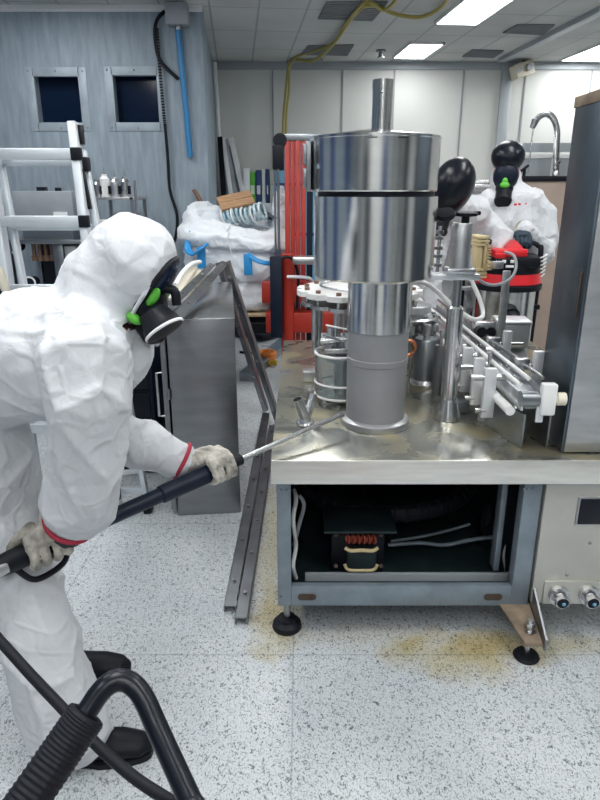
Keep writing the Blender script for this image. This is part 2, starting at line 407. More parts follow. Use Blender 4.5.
# grey partition with two openings
w1 = [at(32, 75, GREYY), at(84, 124, GREYY)]; w2 = [at(111, 74, GREYY), at(161, 124, GREYY)]
cornerX = at(201, 5, GREYY).x; backX = at(213, 62, BACKY).x
holes = [(w1[0].x, w1[1].x, w1[1].z, w1[0].z), (w2[0].x, w2[1].x, w2[1].z, w2[0].z)]
g = G(); z0, z1 = min(h[2] for h in holes), max(h[3] for h in holes); T = .16
g.bb(XL, cornerX-.001, GREYY, GREYY+T, 0, z0).bb(XL, cornerX-.001, GREYY, GREYY+T, z1, CEIL)
xs = [XL, holes[0][0], holes[0][1], holes[1][0], holes[1][1], cornerX-.001]
for i in (0, 2, 4): g.bb(xs[i], xs[i+1], GREYY, GREYY+T, z0, z1)
g.prism([(cornerX, GREYY, 0), (cornerX-T, GREYY+T, 0), (backX-T, BACKY, 0), (backX, BACKY, 0)], (0, 0, CEIL))
struct('wall_partition', g, 'grey_wall')
for k, (a, b, c, d) in enumerate(holes):
    w = struct('window_%d' % (k+1), G().bb(a-.02, b+.02, GREYY+T-.03, GREYY+T-.01, c-.02, d+.02), 'glass_dark')
    g = G(); t = .058
    for (p, q, r, s) in ((a-t, a+.012, c-t, d+t), (b-.012, b+t, c-t, d+t), (a, b, d-.012, d+t), (a, b, c-t, c+.012)): g.bb(p, q, GREYY-.007, GREYY+.03, r, s, b=.003)
    fr = part('window_frame', g, 'window_frame', w)
    for x in (a-.03, (a+b)/2, b+.03):
        for z in (c-.03, d+.03): part('rivet', G().sph((x, GREYY-.007, z), .008, n=8), 'steel_dark', w)
# joints of the back wall panels and trims
def vline(px, w=.018, y=BACKY, m='joint', d=.012): 
    x = at(px, 110, y).x; return G().bb(x-w/2, x+w/2, y-d, y, 0, CEIL-.09)
n = 1
for px in (273, 342, 393, 461, 522, 587): struct('trim_%d' % n, vline(px), 'joint'); n += 1
x = at(502, 110, BACKY).x; struct('trim_7', G().bb(x-.05, x+.07, BACKY-.06, BACKY, 0, CEIL-.001, b=.006), 'trim_gray')
struct('trim_8', G().bb(backX+.002, XR, BACKY-.03, BACKY, CEIL-.085, CEIL-.001, b=.004), 'trim_gray')
struct('trim_9', G().bb(XL, cornerX+.01, GREYY-.03, GREYY, CEIL-.05, CEIL-.001, b=.004), 'white')
g = G(); p, q = atz(502, 60, CEIL-.02), atz(600, 11, CEIL-.02); dd = (q-p); g.beam(p, q+dd*2, .09, .05, b=.004); struct('trim_10', g, 'trim_gray')
struct('baseboard_back', G().bb(backX+.01, XR, BACKY-.015, BACKY, 0, .1), 'trim_gray')

# ceiling lights, all of one troffer kind, laid along the grid
def quad_prism(pts, drop, zz=CEIL): return G().prism([V((p.x, p.y, zz-drop)) for p in pts], (0, 0, drop-.001))
cY = V((math.sin(-YAW), math.cos(-YAW), 0)); cX = V((cY.y, -cY.x, 0))
def troffer(c, w, l, label, group='ceiling light panels'):
    c = V((c.x, c.y, CEIL)); t = thing('ceiling_light', label, 'light', c, group)
    R = Matrix((cX, cY, V((0, 0, 1)))).transposed()
    part('diffuser', G().box(c-V((0, 0, .012)), (w-.04, l-.04, .012), rot=R), 'lamp', t)
    g = G()
    for s in (-1, 1):
        g.box(c+cX*s*(w/2-.01)-V((0, 0, .013)), (.02, l, .024), rot=R); g.box(c+cY*s*(l/2-.01)-V((0, 0, .013)), (w, .02, .024), rot=R)
    part('frame', g, 'white', t)
def cen(a, b): return (a+b)/2
# the three in the picture
pa, pb = atz(456, 22, CEIL), atz(486, 0, CEIL); troffer(pa+(pb-pa).normalized()*-.62 if False else pa - cY*.60, .40, 1.2, 'large glowing ceiling panel cut by the top edge of the picture')
pc = cen(atz(409, 56.5, CEIL), atz(427, 41.5, CEIL)); troffer(pc, .37, (atz(427, 41.5, CEIL)-atz(409, 56.5, CEIL)).length, 'glowing ceiling panel above the steel pipe, near the back wall')
troffer(atz(603, 51, CEIL), .52, .9, 'glowing ceiling panel at the right, beyond the ceiling rail')
# the rest of the rows, over the work area
for (x, y) in ((-1.9, 4.6), (-.35, 3.6), (1.5, 3.4), (-1.8, 2.2), (-.45, 1.2), (1.1, .9), (2.9, 3.2), (-1.7, -.4), (.3, -1.2), (2.6, 0.4), (-.2, -2.3)):
    troffer(V((x, y, 0)), .40, 1.2, 'ceiling light panel of the rows over the work area')
def slat_panel(name, label, cat, pts, m, group):
    pts = [atz(*p, CEIL) for p in pts]; c = sum(pts, V())/4
    t = thing(name, label, cat, c, group); part('panel', quad_prism(pts, .012), m, t)
    g = G(); a, b, c2, d = pts
    for i in range(1, 10):
        p, q = a.lerp(b, i/10), d.lerp(c2, i/10); g.beam(V((p.x, p.y, CEIL-.014)), V((q.x, q.y, CEIL-.014)), .02, .006)
    part('louvre', g, m, t)
slat_panel('ceiling_vent', 'grey ceiling air vent above the steel pipe, nearest the camera', 'vent', [(318, 18), (327, 1), (388, 1), (372, 20)], 'vent', 'grey ceiling vents')
slat_panel('ceiling_vent', 'grey ceiling air vent next to the yellow hose by back wall', 'vent', [(301, 54), (308, 45), (354, 44), (347, 55)], 'vent', 'grey ceiling vents')
slat_panel('ceiling_vent', 'dark grey ceiling tile beside the diagonal ceiling rail', 'vent', [(503, 32), (517, 24), (555, 24), (542, 34)], 'ceil_dark', 'dark ceiling tiles')
slat_panel('ceiling_vent', 'small dark grey ceiling tile near the wall speaker', 'vent', [(462, 56), (472, 49), (504, 50), (493, 57)], 'ceil_dark', 'dark ceiling tiles')
p = atz(381, 50, CEIL)
solo('sprinkler_head', G().lathe([(.05, 0), (.05, -.02), (.022, -.025), (.022, -.06), (.04, -.065), (.04, -.075)], (p.x, p.y, CEIL), n=20), 'steel_dark', 'small dark sprinkler head on the ceiling above the steel pipe', 'sprinkler')

# wall speaker
c = at(522, 70, BACKY-.16); t = thing('wall_speaker', 'small beige speaker mounted high on the back wall corner', 'speaker', c)
part('housing', G().box(c, (.24, .13, .15), rot=Matrix.Rotation(-.35, 3, 'Y')@Matrix.Rotation(.3, 3, 'Z'), b=.012), 'wall_speaker', t)
g = G()
for s in (-.055, .055): g.cyl(c+V((s, -.06, s*.35)), c+V((s+.01, -.085, s*.35)), .038)
part('speaker_cone', g, 'box_gray', t); part('bracket', G().cyl(c+V((.02, 0, .05)), c+V((.05, .16, .16)), .014), 'black', t)
# cables below the speaker
# ------------------------------------------------------------------ grey wall fittings
a, b = at(166, 4, GREYY-.1), at(188, 24, GREYY-.1)
t = thing('junction_box', 'grey electrical box high on the grey wall', 'electrical box', ((a.x+b.x)/2, GREYY, b.z))
part('box_body', G().bb(a.x, b.x, GREYY-.12, GREYY-.001, b.z, a.z, b=.006), 'box_gray', t)
part('lid', G().bb(a.x-.006, b.x+.006, GREYY-.135, GREYY-.12, b.z-.006, a.z+.006, b=.004), 'box_gray', t)
part('cable_gland', G().cyl(at(178, 24, GREYY-.06), at(178, 30, GREYY-.06), .022), 'steel', t)
part('conduit', G().cyl(at(178, 18, GREYY-.06), at(179, -2, GREYY-.06), .02), 'steel', t)
g = G().tube([at(178, 29, GREYY-.03), at(181, 60, GREYY-.03), at(186, 110, GREYY-.03), at(190, 157, GREYY-.03)], .024, n=12)
solo('water_pipe', g, 'conduit_blue', 'straight blue pipe running down the grey wall from the box', 'pipe')
Y = GREYY-.045
solo('cable', G().tube([at(165, 11, Y), at(157, 20, Y), at(155, 35, Y), at(160, 60, Y), at(178, 79, Y)], .015), 'black', 'thick black cable curving off the left of the grey box', 'cable')
g = G(); pts = spline([at(157, 28, Y), at(159, 60, Y), at(162, 95, Y), at(165, 125, Y)], 12)
for i in range(0, len(pts)-1, 1): g.cyl(pts[i], pts[i].lerp(pts[i+1], .66), .014, n=8)
solo('chain', g, 'black', 'dark spiral-wrapped chain hanging on the grey wall by the window', 'chain')
solo('cable', G().tube([at(165, 124, Y), at(168, 160, Y), at(170, 190, Y), at(177, 215, Y), at(176, 235, Y), at(171, 250, Y)], .013), 'black', 'thin black cable hanging down the grey wall behind the hooded worker', 'cable')
# yellow hose
zc = CEIL-.03
pts = [atz(452, -8, zc), atz(440, 8, zc), atz(420, 17, zc-.02), atz(395, 14, zc-.02), atz(372, 5, zc), atz(355, 14, zc), atz(335, 42, zc-.02), atz(315, 60, zc-.06)]
h = at(290, 62, 7.95); pts += [h+V((.12, -.1, 0)), h, at(286, 90, 7.95), at(283, 130, 7.95), at(283, 200, 7.95), at(284, 300, 7.95)]
solo('yellow_hose', G().tube(pts, .016, n=8), 'yellow_hose', 'yellow air hose looping along the ceiling and down the back wall', 'hose')
pts = [atz(402, -8, zc), atz(385, 10, zc-.03), atz(366, 2, zc), atz(347, 22, zc), atz(330, 45, zc), h+V((.03, -.04, .01)), at(289, 92, 7.9), at(286, 135, 7.9), at(286, 300, 7.9)]
solo('yellow_hose', G().tube(pts, .014, n=8), 'yellow_hose', 'second thinner yellow hose beside the first, dropping to the red stacker', 'hose')
g = G().cyl(at(287, 62, 7.97), at(322, 60, 7.97), .02, n=10); solo('hose_bar', g, 'steel_dark', 'short dark bar under the ceiling edge carrying the yellow hoses', 'rail')

# ------------------------------------------------------------------ corner: boards, white pipe
solo('white_pipe', G().cyl(at(214.5, 62, 8.1), V((at(219, 135, 8.1).x+.06, 8.1, 0)), .025, n=16), 'white', 'white pipe running down the back wall in the corner', 'pipe')
for (x0, y0, x1, y1, w, m, l) in ((220, 137, 225, 215, .06, 'black', 'dark narrow board leaning in the corner, leftmost of the lean-to boards'),
                             (223, 138, 234, 215, .05, 'white', 'thin white board leaning in the corner between darker boards'),
                             (224, 140, 238, 215, .09, 'board_gray', 'wide grey board leaning in the corner, third from the left'),
                             (230, 146, 243, 215, .05, 'steel_dark', 'narrow dark metal profile leaning in the corner behind the wood block'),
                             (231, 138, 248, 215, .06, 'white', 'longest white strip leaning in the corner, rightmost of the boards')):
    p = at(x0, y0, 8.08); q = at(x1, y1, 7.75); d = (q-p); k = (p.z-.02)/(-d.z); k = min(k, 3); e = p+d*k
    solo('leaning_board', G().beam(p, e, w, .025, up=V((0, 1, 0)), b=.003), m, l, 'board', 'boards leaning in the corner')
# ------------------------------------------------------------------ bulk bag on a pallet lifted by the stacker
BY = 5.22; bc = V((at(238, 260, BY).x, BY, 0)); PZ = .53
t = thing('pallet', 'wooden pallet under the white bulk bag, held up by the stacker forks', 'pallet', bc+V((0, 0, PZ)))
for i in range(5): part('board', G().bb(bc.x-.42, bc.x+.38, BY-.38+i*.155, BY-.38+i*.155+.11, PZ+.09, PZ+.11, b=.004), 'pale_wood', t)
for s in (-.32, .33): part('bearer', G().bb(bc.x+s-.05, bc.x+s+.05, BY-.38, BY+.35, PZ, PZ+.09, b=.004), 'pale_wood', t)
t = thing('bulk_bag', 'big white woven bulk bag with blue straps beside grey wall', 'bag', bc+V((0, 0, PZ+.11)))
prof = [(.34, 0), (.39, .02), (.405, .10), (.415, .19), (.395, .225), (.42, .25), (.42, .36), (.425, .44), (.40, .475), (.445, .50), (.45, .56), (.42, .65), (.365, .72), (.31, .74), (.30, .72), (.27, .69), (.05, .68)]
g = G(); nn = 72; rs = []
for r, z in prof:
    ring = []
    for i in range(nn):
        a = 2*math.pi*i/nn; sq = 1/max(abs(math.cos(a))**4+abs(math.sin(a))**4, .01)**.25; k = .55+.45*sq
        x = math.cos(a)
        zz = z + (.07*(-x)+.015*math.sin(3*a) if z > .55 else (.03*(-x) if z > .35 else 0)) - (.09*max(0, -math.sin(a)) if z > .62 else 0)
        ring.append(bc+V((r*k*math.cos(a)*1.0, r*k*math.sin(a)*.85, PZ+.112+zz)))
    rs.append(ring)
g.rings(rs)
bmesh.ops.subdivide_edges(g.bm, edges=g.bm.edges[:], cuts=3, use_grid_fill=True, smooth=.4)
g.bm.normal_update(); f1 = folds(.026, 4.5, 2., (.6, .6, 2.8), 4, .9); f2 = folds(.010, 10, 5, (.7, .7, 2.2), 5, .5)
mv = [(v, v.normal*(f1(v.co, 0)+f2(v.co, 0))) for v in g.bm.verts]
for v, d in mv: v.co += d; v.co.z = max(v.co.z, PZ+.112)
part('bag_body', g, 'bag', t, ang=180)
fy = BY-.40
def vstrap(px, y0, y1, y, w=.062):
    p, q = at(px, y0, y), at(px+1, y1, y); return G().beam(p, q, .014, w, up=V((1, 0, 0)), b=.003)
def S2(px, py, y=fy): return at(px, py, y)
part('strap', vstrap(247.5, 254, 275, fy-.02), 'blue', t); part('strap', vstrap(201, 247, 268, fy-.02), 'blue', t)
part('strap', G().tube([S2(203, 247), S2(206, 245, fy-.04), S2(200, 250, fy-.06), S2(193, 254, fy-.02), S2(188, 250, fy+.06), S2(188, 240, fy+.12), S2(192, 233, fy+.10)], .026, n=8, flat=.45), 'blue', t)
part('strap', G().tube([S2(248, 254), S2(256, 260, fy-.04), S2(266, 263, fy-.04), S2(275, 262, fy+.03), S2(278, 254, fy+.08), S2(279, 245, fy+.14)], .020, n=8, flat=.5), 'blue', t)
part('tie_string', G().tube([at(227, 232, fy), at(231, 225, fy-.03), at(228, 240, fy-.05), at(232, 255, fy-.03)], .004, n=6), 'white', t)
# things lying in the bag mouth
c = at(236, 204, BY-.08); t = thing('wood_block', 'brown slatted wooden block lying on top of the bulk bag', 'wood block', c)
R = Matrix.Rotation(.25, 3, 'Z')@Matrix.Rotation(-.2, 3, 'Y')@Matrix.Rotation(.55, 3, 'X')
for k, s in enumerate((-.055, .035)): part('plank', G().box(c+R@V((0, s, .035)), (.27, .085, .026), rot=R, b=.004), 'wood', t)
part('box_base', G().box(c+R@V((0, -.01, -.02)), (.225, .145, .08), rot=R, b=.004), 'sky_blue', t)
c = at(245, 217, BY-.16); t = thing('coiled_hose', 'coil of clear ribbed hose lying in the bag mouth', 'hose', c)
g = G()
for k in range(9): g.torus(c+V((-.14+k*.034, .015, .014*math.sin(k)+.035*(k/9))), .060, .012, axis=V((1, -.35, .4)), n=24, m=8)
part('hose_coil', g, 'plastic_film', t)
g = G()
for k in range(4): g.torus(c+V((-.15+k*.075, -.015, .02*(k/4))), .064, .006, axis=V((1, -.35, .4)), n=24, m=8)
part('white_tie', g, 'white', t)
c = at(280, 208, BY+.02); g = G().chain([(c+V((.02, 0, -.16)), .08, .08, (1, 0, 0)), (c+V((.015, 0, -.02)), .085, .07, (1, 0, 0)), (c+V((.0, 0, .09)), .05, .045, (1, 0, 0)), (c+V((.01, 0, .16)), .02, .02, (1, 0, 0))])
fused('t', fuse(g, .012, 2, folds(.012, 16, 3)), 'bag').name = 'plastic_sack'
o = bpy.data.objects['plastic_sack']; o['label'] = 'small crumpled white sack tucked behind the bulk bag top by the mast'; o['category'] = 'sack'
c = at(262, 213, BY+.02); solo('metal_scrap', G().beam(c+V((-.07, .03, .04)), c+V((.13, -.03, -.04)), .08, .02).beam(c+V((-.02, .06, .06)), c+V((.07, -.04, -.06)), .03, .03), 'steel_dark', 'dark metal scrap sticking out of the bag mouth beside the coil', 'scrap')
p, q = at(194, 190, 5.78), at(207, 212, 5.68); solo('brown_stick', G().beam(p, p+(q-p)*1.3, .035, .02), 'brown', 'brown stick propped between grey wall and bulk bag', 'stick')
# cabinet behind the bag with folders
cx0, cx1 = at(240, 190, 7.95).x, at(283, 190, 7.95).x
zt = at(250, 203, 7.95).z
t = thing('storage_cabinet', 'low white cabinet behind the bulk bag carrying ring binders', 'cabinet', ((cx0+cx1)/2, 7.98, 0))
part('body', G().bb(cx0, cx1, 7.8, 8.17, 0, zt, b=.006), 'white', t); part('door', G().bb(cx0+.02, cx1-.02, 7.78, 7.8, .05, zt-.03, b=.004), 'white', t)
for (a, b2, m, l, hh) in ((243, 249.5, 'white', 'white ring binder, leftmost on the cabinet behind the bag', 168), (249.5, 255, 'green', 'green ring binder between white and blue ones', 172), (255.5, 261, 'deep_blue', 'dark blue ring binder beside the green one', 170), (261.5, 265, 'white_plastic', 'slim white binder between two blue ones', 169),
                      (265.5, 269, 'deep_blue', 'second dark blue binder, right of the slim white one', 169), (269.5, 280, 'cream', 'wide pale file box, rightmost on the cabinet behind bag', 168)):
    p, q = at(a, hh, 7.86), at(b2, hh, 7.86)
    t = thing('ring_binder', l, 'binder', (p.x, 7.95, zt), 'binders on the cabinet')
    part('cover', G().bb(p.x, q.x, 7.86, 8.14, zt+.001, p.z, b=.004), m, t); part('spine_label', G().bb(p.x+.012, q.x-.012, 7.857, 7.861, zt+.1, zt+.2), 'white', t)
# tall pale blue board behind the stacker
t0, t1 = at(275, 143, 7.6), at(316, 143, 7.6)
t = thing('plastic_board', 'tall pale blue panel standing behind the red stacker', 'panel', ((t0.x+t1.x)/2, 7.6, 0))
part('sheet', G().bb(t0.x, t1.x, 7.58, 7.63, 0, t0.z, b=.006), 'sky_blue', t)
for z in (.5, 1.05, 1.6): part('rib', G().bb(t0.x, t1.x, 7.565, 7.58, z, z+.03), 'deep_blue', t)

# ------------------------------------------------------------------ red stacker
SY = 4.92
t = thing('pallet_stacker', 'red pallet stacker with tall mast behind the machine table', 'stacker', (at(295, 300, SY).x, SY, 0))
mx0, mx1 = at(285, 240, SY).x, at(306, 240, SY).x; mz = at(290, 141, SY).z
g = G()
for k in range(4):
    w = (mx1-mx0)/4; xx = mx0+w*k
    g.bb(xx+.002, xx+w-.002, SY-(.05 if k in (0, 2) else .03), SY+.05, .05, mz, b=.004)
part('mast', g, 'red', t)
xr0 = at(345, 240, SY).x
part('mast', G().bb(xr0, xr0+.14, SY-.05, SY+.05, .05, mz, b=.004), 'red', t)
part('crossbar', G().bb(mx0, xr0+.14, SY-.04, SY+.04, mz, mz+.045, b=.004), 'steel_dark', t)
part('crossbar', G().bb(mx1, xr0, SY, SY+.05, mz-.12, mz-.05, b=.004), 'red', t)
part('inner_rail', G().bb(mx1+.005, mx1+.05, SY-.02, SY+.06, .3, mz-.05), 'navy', t)
part('pulley', G().cyl(V((mx0-.03, SY-.05, mz)), V((mx0-.03, SY+.05, mz)), .05), 'black', t)
part('pulley_guard', G().bb(mx0-.085, mx0-.005, SY-.06, SY+.06, mz-.2, mz-.03, b=.01), 'black', t)
g = G(); g.cyl((mx0-.07, SY-.05, mz-.1), (mx0-.07, SY-.05, .75), .008, n=8); g.cyl((mx0-.045, SY-.05, mz-.1), (mx0-.045, SY-.05, .75), .010, n=8); part('lift_chain', g, 'steel_dark', t)
b0, b1 = at(270, 256, SY-.2).x, at(282, 256, SY-.2).x
part('hydraulic_box', G().bb(b0, b1, SY-.27, SY-.16, at(275, 336, SY-.2).z, at(275, 256, SY-.2).z, b=.006), 'navy', t)
part('base_frame', G().bb(at(266, 320, SY-.1).x, xr0+.2, SY-.14, SY+.1, at(275, 332, SY-.1).z, at(275, 312, SY-.1).z, b=.01), 'red', t)
part('carriage', G().bb(at(262, 290, SY-.1).x, mx1+.1, SY-.15, SY-.06, at(275, 302, SY-.1).z, at(275, 281, SY-.1).z, b=.01), 'red', t)
part('cylinder', G().cyl((mx0+.02, SY-.13, .3), (mx0+.02, SY-.13, 1.1), .05), 'red', t)
part('ground_frame', G().bb(mx0-.0, xr0+.3, SY-.1, SY+.1, .07, .36, b=.01), 'red', t)
for yy in (BY-.2, BY+.15):
    part('fork', G().bb(bc.x-.42, mx0-.01, yy-.06, yy+.06, PZ-.07, PZ-.003, b=.004), 'black', t)
part('fork_carrier', G().bb(mx0-.01, mx0+.04, SY+.05, BY+.21, PZ-.07, PZ-.01, b=.004), 'black', t)
for yy in (SY-.06, SY+.06):
    part('wheel', G().cyl((xr0+.2, yy-.03, .06), (xr0+.2, yy+.03, .06), .06), 'black', t); part('wheel', G().cyl((mx0+.06, yy-.03, .06), (mx0+.06, yy+.03, .06), .06), 'black', t)
part('hydraulic_hose', G().tube([(b0+.05, SY-.2, .8), (b0+.07, SY-.24, 1.05), (mx0+.05, SY-.22, 1.08), (mx0+.1, SY-.2, .95), (mx0+.09, SY-.19, .7)], .011), 'black', t)
c = at(306, 260, SY-.25); part('control_handle', G().box(c, (.2, .09, .06), b=.018).tube([c+V((-.14, 0, -.12)), c+V((0.02, 0, -.13)), c+V((.05, 0, -.18))], .013), 'aluminium', t)

# floor items behind the cabinet
pts = [at(262, 332, 6.6)]
def floor_cable(l, pp, r, m='black'):
    return solo('floor_cable', G().tube([atz(a, b, r+z) for a, b, z in pp], r, n=8), m, l, 'cable')
floor_cable('thin black cable crossing the floor toward the red stacker', [(240, 352, 0), (252, 353, 0), (266, 350, 0), (280, 343, 0), (292, 339, 0)], .012)
floor_cable('white cable curling on the floor beside the orange bundle', [(262, 345, 0), (272, 347, 0), (276, 354, 0), (272, 366, 0)], .010, 'white')
solo('black_beam', G().beam(atz(246, 377, .04), atz(287, 340, .04), .12, .08, b=.005), 'steel_dark', 'dark metal beam lying on the floor behind the leaning frame', 'beam')
solo('black_plank', G().beam(atz(241, 330, .05), atz(272, 336, .05), .3, .06, b=.005), 'black', 'black plank lying on the floor below the bulk bag', 'plank')
c = atz(267, 364, .0); t = thing('orange_bundle', 'small bright orange bundle on the floor near the table corner', 'bundle', c)
g = G()
for k in range(5): g.torus(c+V((rnd.uniform(-.02, .02), rnd.uniform(-.02, .02), .03+.018*k)), .075, .018, axis=V((rnd.uniform(-.3, .3), rnd.uniform(-.3, .3), 1)), n=20, m=8)
part('coil', g, 'orange', t); part('plug', G().cyl(c+V((.02, -.08, .03)), c+V((.1, -.1, .04)), .025), 'yellow', t)
# ------------------------------------------------------------------ the machine: frame, worktop, panel
TZ, AY = .72, 1.88                      # worktop height, front edge
TX0, TX1, TYB = -.095, 1.34, 3.6
az = at(400, 484, AY).z                  # underside of the apron
FY = AY+.03                              # face of the frame
m = thing('machine_base', 'steel bottling machine base with worktop and open dark front', 'machine', ((TX0+TX1)/2, (AY+TYB)/2, 0))
part('worktop', G().bb(TX0, TX1, AY, TYB, TZ-.012, TZ, b=.003), 'worktop', m)
g = G().bb(TX0, TX1, AY-.004, AY+.012, az, TZ-.002, b=.003); g.bb(TX0, TX0+.012, AY+.012, TYB, az, TZ-.012); g.bb(TX0, TX1, TYB-.012, TYB, az, TZ-.012)
part('apron', g, 'apron', m)
def fx(px, py): return at(px, py, FY).x
pz0, pz1 = at(400, 606, FY).z, at(400, 587, FY).z
xl0, xl1 = fx(277, 540), fx(291, 540); xr0_, xr1_ = fx(518, 540), fx(536, 540)
part('post', G().bb(xl0, xl1, FY, FY+.05, pz0, az, b=.003), 'frame_gray', m)
part('post', G().bb(xr0_, xr1_, FY, FY+.05, pz0, az, b=.003), 'frame_gray', m)
part('bottom_rail', G().bb(xl1, xr0_, FY+.001, FY+.03, pz0, pz1, b=.003), 'frame_gray', m)
for s in (0, 1):
    x = at((307, 493)[s], 597, FY).x; z = at(400, 597, FY).z
    part('slot', G().cyl((x-.02, FY-.0015, z), (x-.02, FY+.003, z), .013).cyl((x+.02, FY-.0015, z), (x+.02, FY+.003, z), .013).bb(x-.02, x+.02, FY-.0015, FY+.003, z-.013, z+.013), 'dark_brown', m)
for (px, py) in ((281, 490), (287, 490), (281, 597), (527, 489), (533, 489), (524, 489)): part('rivet', G().sph(at(px, py, FY), .005, n=8), 'steel_dark', m)
part('rear_post', G().bb(xl0, xl0+.05, TYB-.1, TYB-.05, pz0, az), 'frame_gray', m); part('rear_post', G().bb(xr1_-.05, xr1_, TYB-.1, TYB-.05, pz0, az), 'frame_gray', m)
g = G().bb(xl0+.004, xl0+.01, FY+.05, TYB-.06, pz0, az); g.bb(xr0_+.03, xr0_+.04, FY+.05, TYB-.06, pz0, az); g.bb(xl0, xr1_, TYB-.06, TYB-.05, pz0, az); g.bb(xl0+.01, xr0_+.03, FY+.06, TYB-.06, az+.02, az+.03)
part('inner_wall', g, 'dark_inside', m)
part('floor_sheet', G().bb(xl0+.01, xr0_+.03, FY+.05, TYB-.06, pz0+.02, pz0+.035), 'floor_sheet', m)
sz0, sz1 = at(400, 589, FY+.1).z, at(400, 574, FY+.1).z
part('inner_rail', G().bb(at(305, 580, FY+.12).x, at(524, 580, FY+.12).x, FY+.1, FY+.115, sz0, sz1, b=.003), 'trim_gray', m)
part('inner_rail', G().bb(fx(507, 540), fx(507, 540)+.02, FY+.1, FY+.15, pz1, az, b=.002), 'frame_gray', m)
# dark drive tray and ribbed hose under the top
c = at(385, 476, 2.5); 
part('ribbed_hose', G().tube([c+V((.38*math.cos(a/10*math.pi*2), .38*math.sin(a/10*math.pi*2)+.1, -.03)) for a in range(11)], .035, n=10), 'rubber', m)
g = G()
for k in range(26):
    a = math.pi*(1+k/26); g.torus(c+V((.38*math.cos(a), .38*math.sin(a)+.1, -.03)), .035, .005, axis=V((-math.sin(a), math.cos(a), 0)), n=14, m=6)
part('hose_rib', g, 'rubber', m)
# loose cables inside
for k, (pts, r, mm) in enumerate([
    ([(294, 490, 2.1), (296, 500, 2.05), (293, 520, 2.0), (296, 545, 2.05), (293, 565, 2.0), (296, 578, 2.02)], .008, 'white_plastic'),
    ([(299, 495, 2.15), (304, 505, 2.15), (299, 525, 2.1), (294, 545, 2.1)], .008, 'box_gray'),
    ([(300, 488, 2.3), (330, 505, 2.4), (352, 508, 2.5), (360, 490, 2.6)], .022, 'rubber'),
    ([(296, 520, 2.3), (310, 560, 2.3), (305, 575, 2.3), (300, 560, 2.35)], .016, 'rubber'),
    ([(388, 545, 2.2), (420, 543, 2.2), (445, 545, 2.2), (470, 540, 2.2), (510, 535, 2.2)], .008, 'frame_gray'),
    ([(391, 541, 2.25), (420, 537, 2.25), (450, 530, 2.3), (470, 524, 2.3)], .006, 'frame_gray'),
    ([(470, 540, 2.3), (486, 562, 2.2), (494, 578, 2.15), (500, 570, 2.2), (480, 530, 2.4)], .024, 'rubber'),
    ([(505, 490, 2.2), (506, 510, 2.15), (500, 525, 2.2), (488, 530, 2.25), (490, 505, 2.3)], .030, 'rubber'),
    ([(507, 545, 2.1), (504, 555, 2.1), (506, 570, 2.08), (505, 580, 2.08)], .007, 'white_plastic'),
    ([(490, 566, 2.15), (495, 572, 2.12), (491, 580, 2.1), (488, 586, 2.12)], .008, 'box_gray')]):
    part('cable', G().tube([at(*p) for p in pts], r, n=8), mm, m)
# transformer
ty = 2.06; p0, p1 = at(331, 568, ty), at(385, 530, ty)
t = thing('transformer', 'dark transformer with copper windings inside the open machine base', 'transformer', ((p0.x+p1.x)/2, ty+.07, pz0+.036))
zb = pz0+.037
part('core', G().bb(p0.x, p1.x, ty, ty+.14, zb, p1.z-.02, b=.004), 'black', t)
part('coil_former', G().bb(at(346, 550, ty).x, at(376, 550, ty).x, ty-.035, ty+.0, at(360, 568, ty).z, at(360, 544, ty).z, b=.012), 'floor_sheet', t)
part('top_plate', G().bb(p0.x-.03, p1.x+.04, ty-.03, ty+.16, p1.z-.0, p1.z+.012, b=.003), 'floor_sheet', t)
g = G()
for k in range(6):
    x = at(348+k*5.2, 540, ty-.04).x; z = at(348, 540, ty-.04).z; g.torus((x, ty-.035, z), .014, .0045, axis=V((1, .4, 0)), n=14, m=6)
part('winding', g, 'copper_dark', t)
za, zb2 = at(360, 549, ty-.04).z, at(360, 569, ty-.04).z; xa, xb = at(345, 550, ty-.04).x, at(378, 550, ty-.04).x
part('lead', G().tube([(xa, ty-.04, za+.005), (xa+.02, ty-.045, za-.004), ((xa+xb)/2, ty-.045, za-.002), (xb-.02, ty-.045, za-.004), (xb, ty-.04, za+.006)], .007, n=8), 'ribbed_cream', t)
part('lead', G().tube([(xa, ty-.04, zb2+.02), (xa+.014, ty-.045, zb2), ((xa+xb)/2, ty-.045, zb2-.003), (xb-.014, ty-.045, zb2), (xb, ty-.04, zb2+.02)], .006, n=8), 'ribbed_cream', t)
for (a, b) in ((336, 535), (381, 535), (336, 566), (381, 566)): part('bolt', G().cyl(at(a, b, ty+.0), at(a, b, ty-.012), .008, n=8), 'dark_brown', t)
# feet
fp = atz(287, 627, .0); fz = pz0
part('foot', G().lathe([(.001, 0.0), (.052, 0.0), (.055, .008), (.052, .022), (.036, .034), (.034, .044), (.018, .05), (.001, .05)], (fp.x, fp.y, .001), n=32), 'rubber', m)
part('foot_screw', G().cyl((fp.x, fp.y, .04), (fp.x, fp.y, pz0+.01), .012).cyl((fp.x, fp.y, pz0-.022), (fp.x, fp.y, pz0-.004), .02, n=6), 'steel_dark', m)
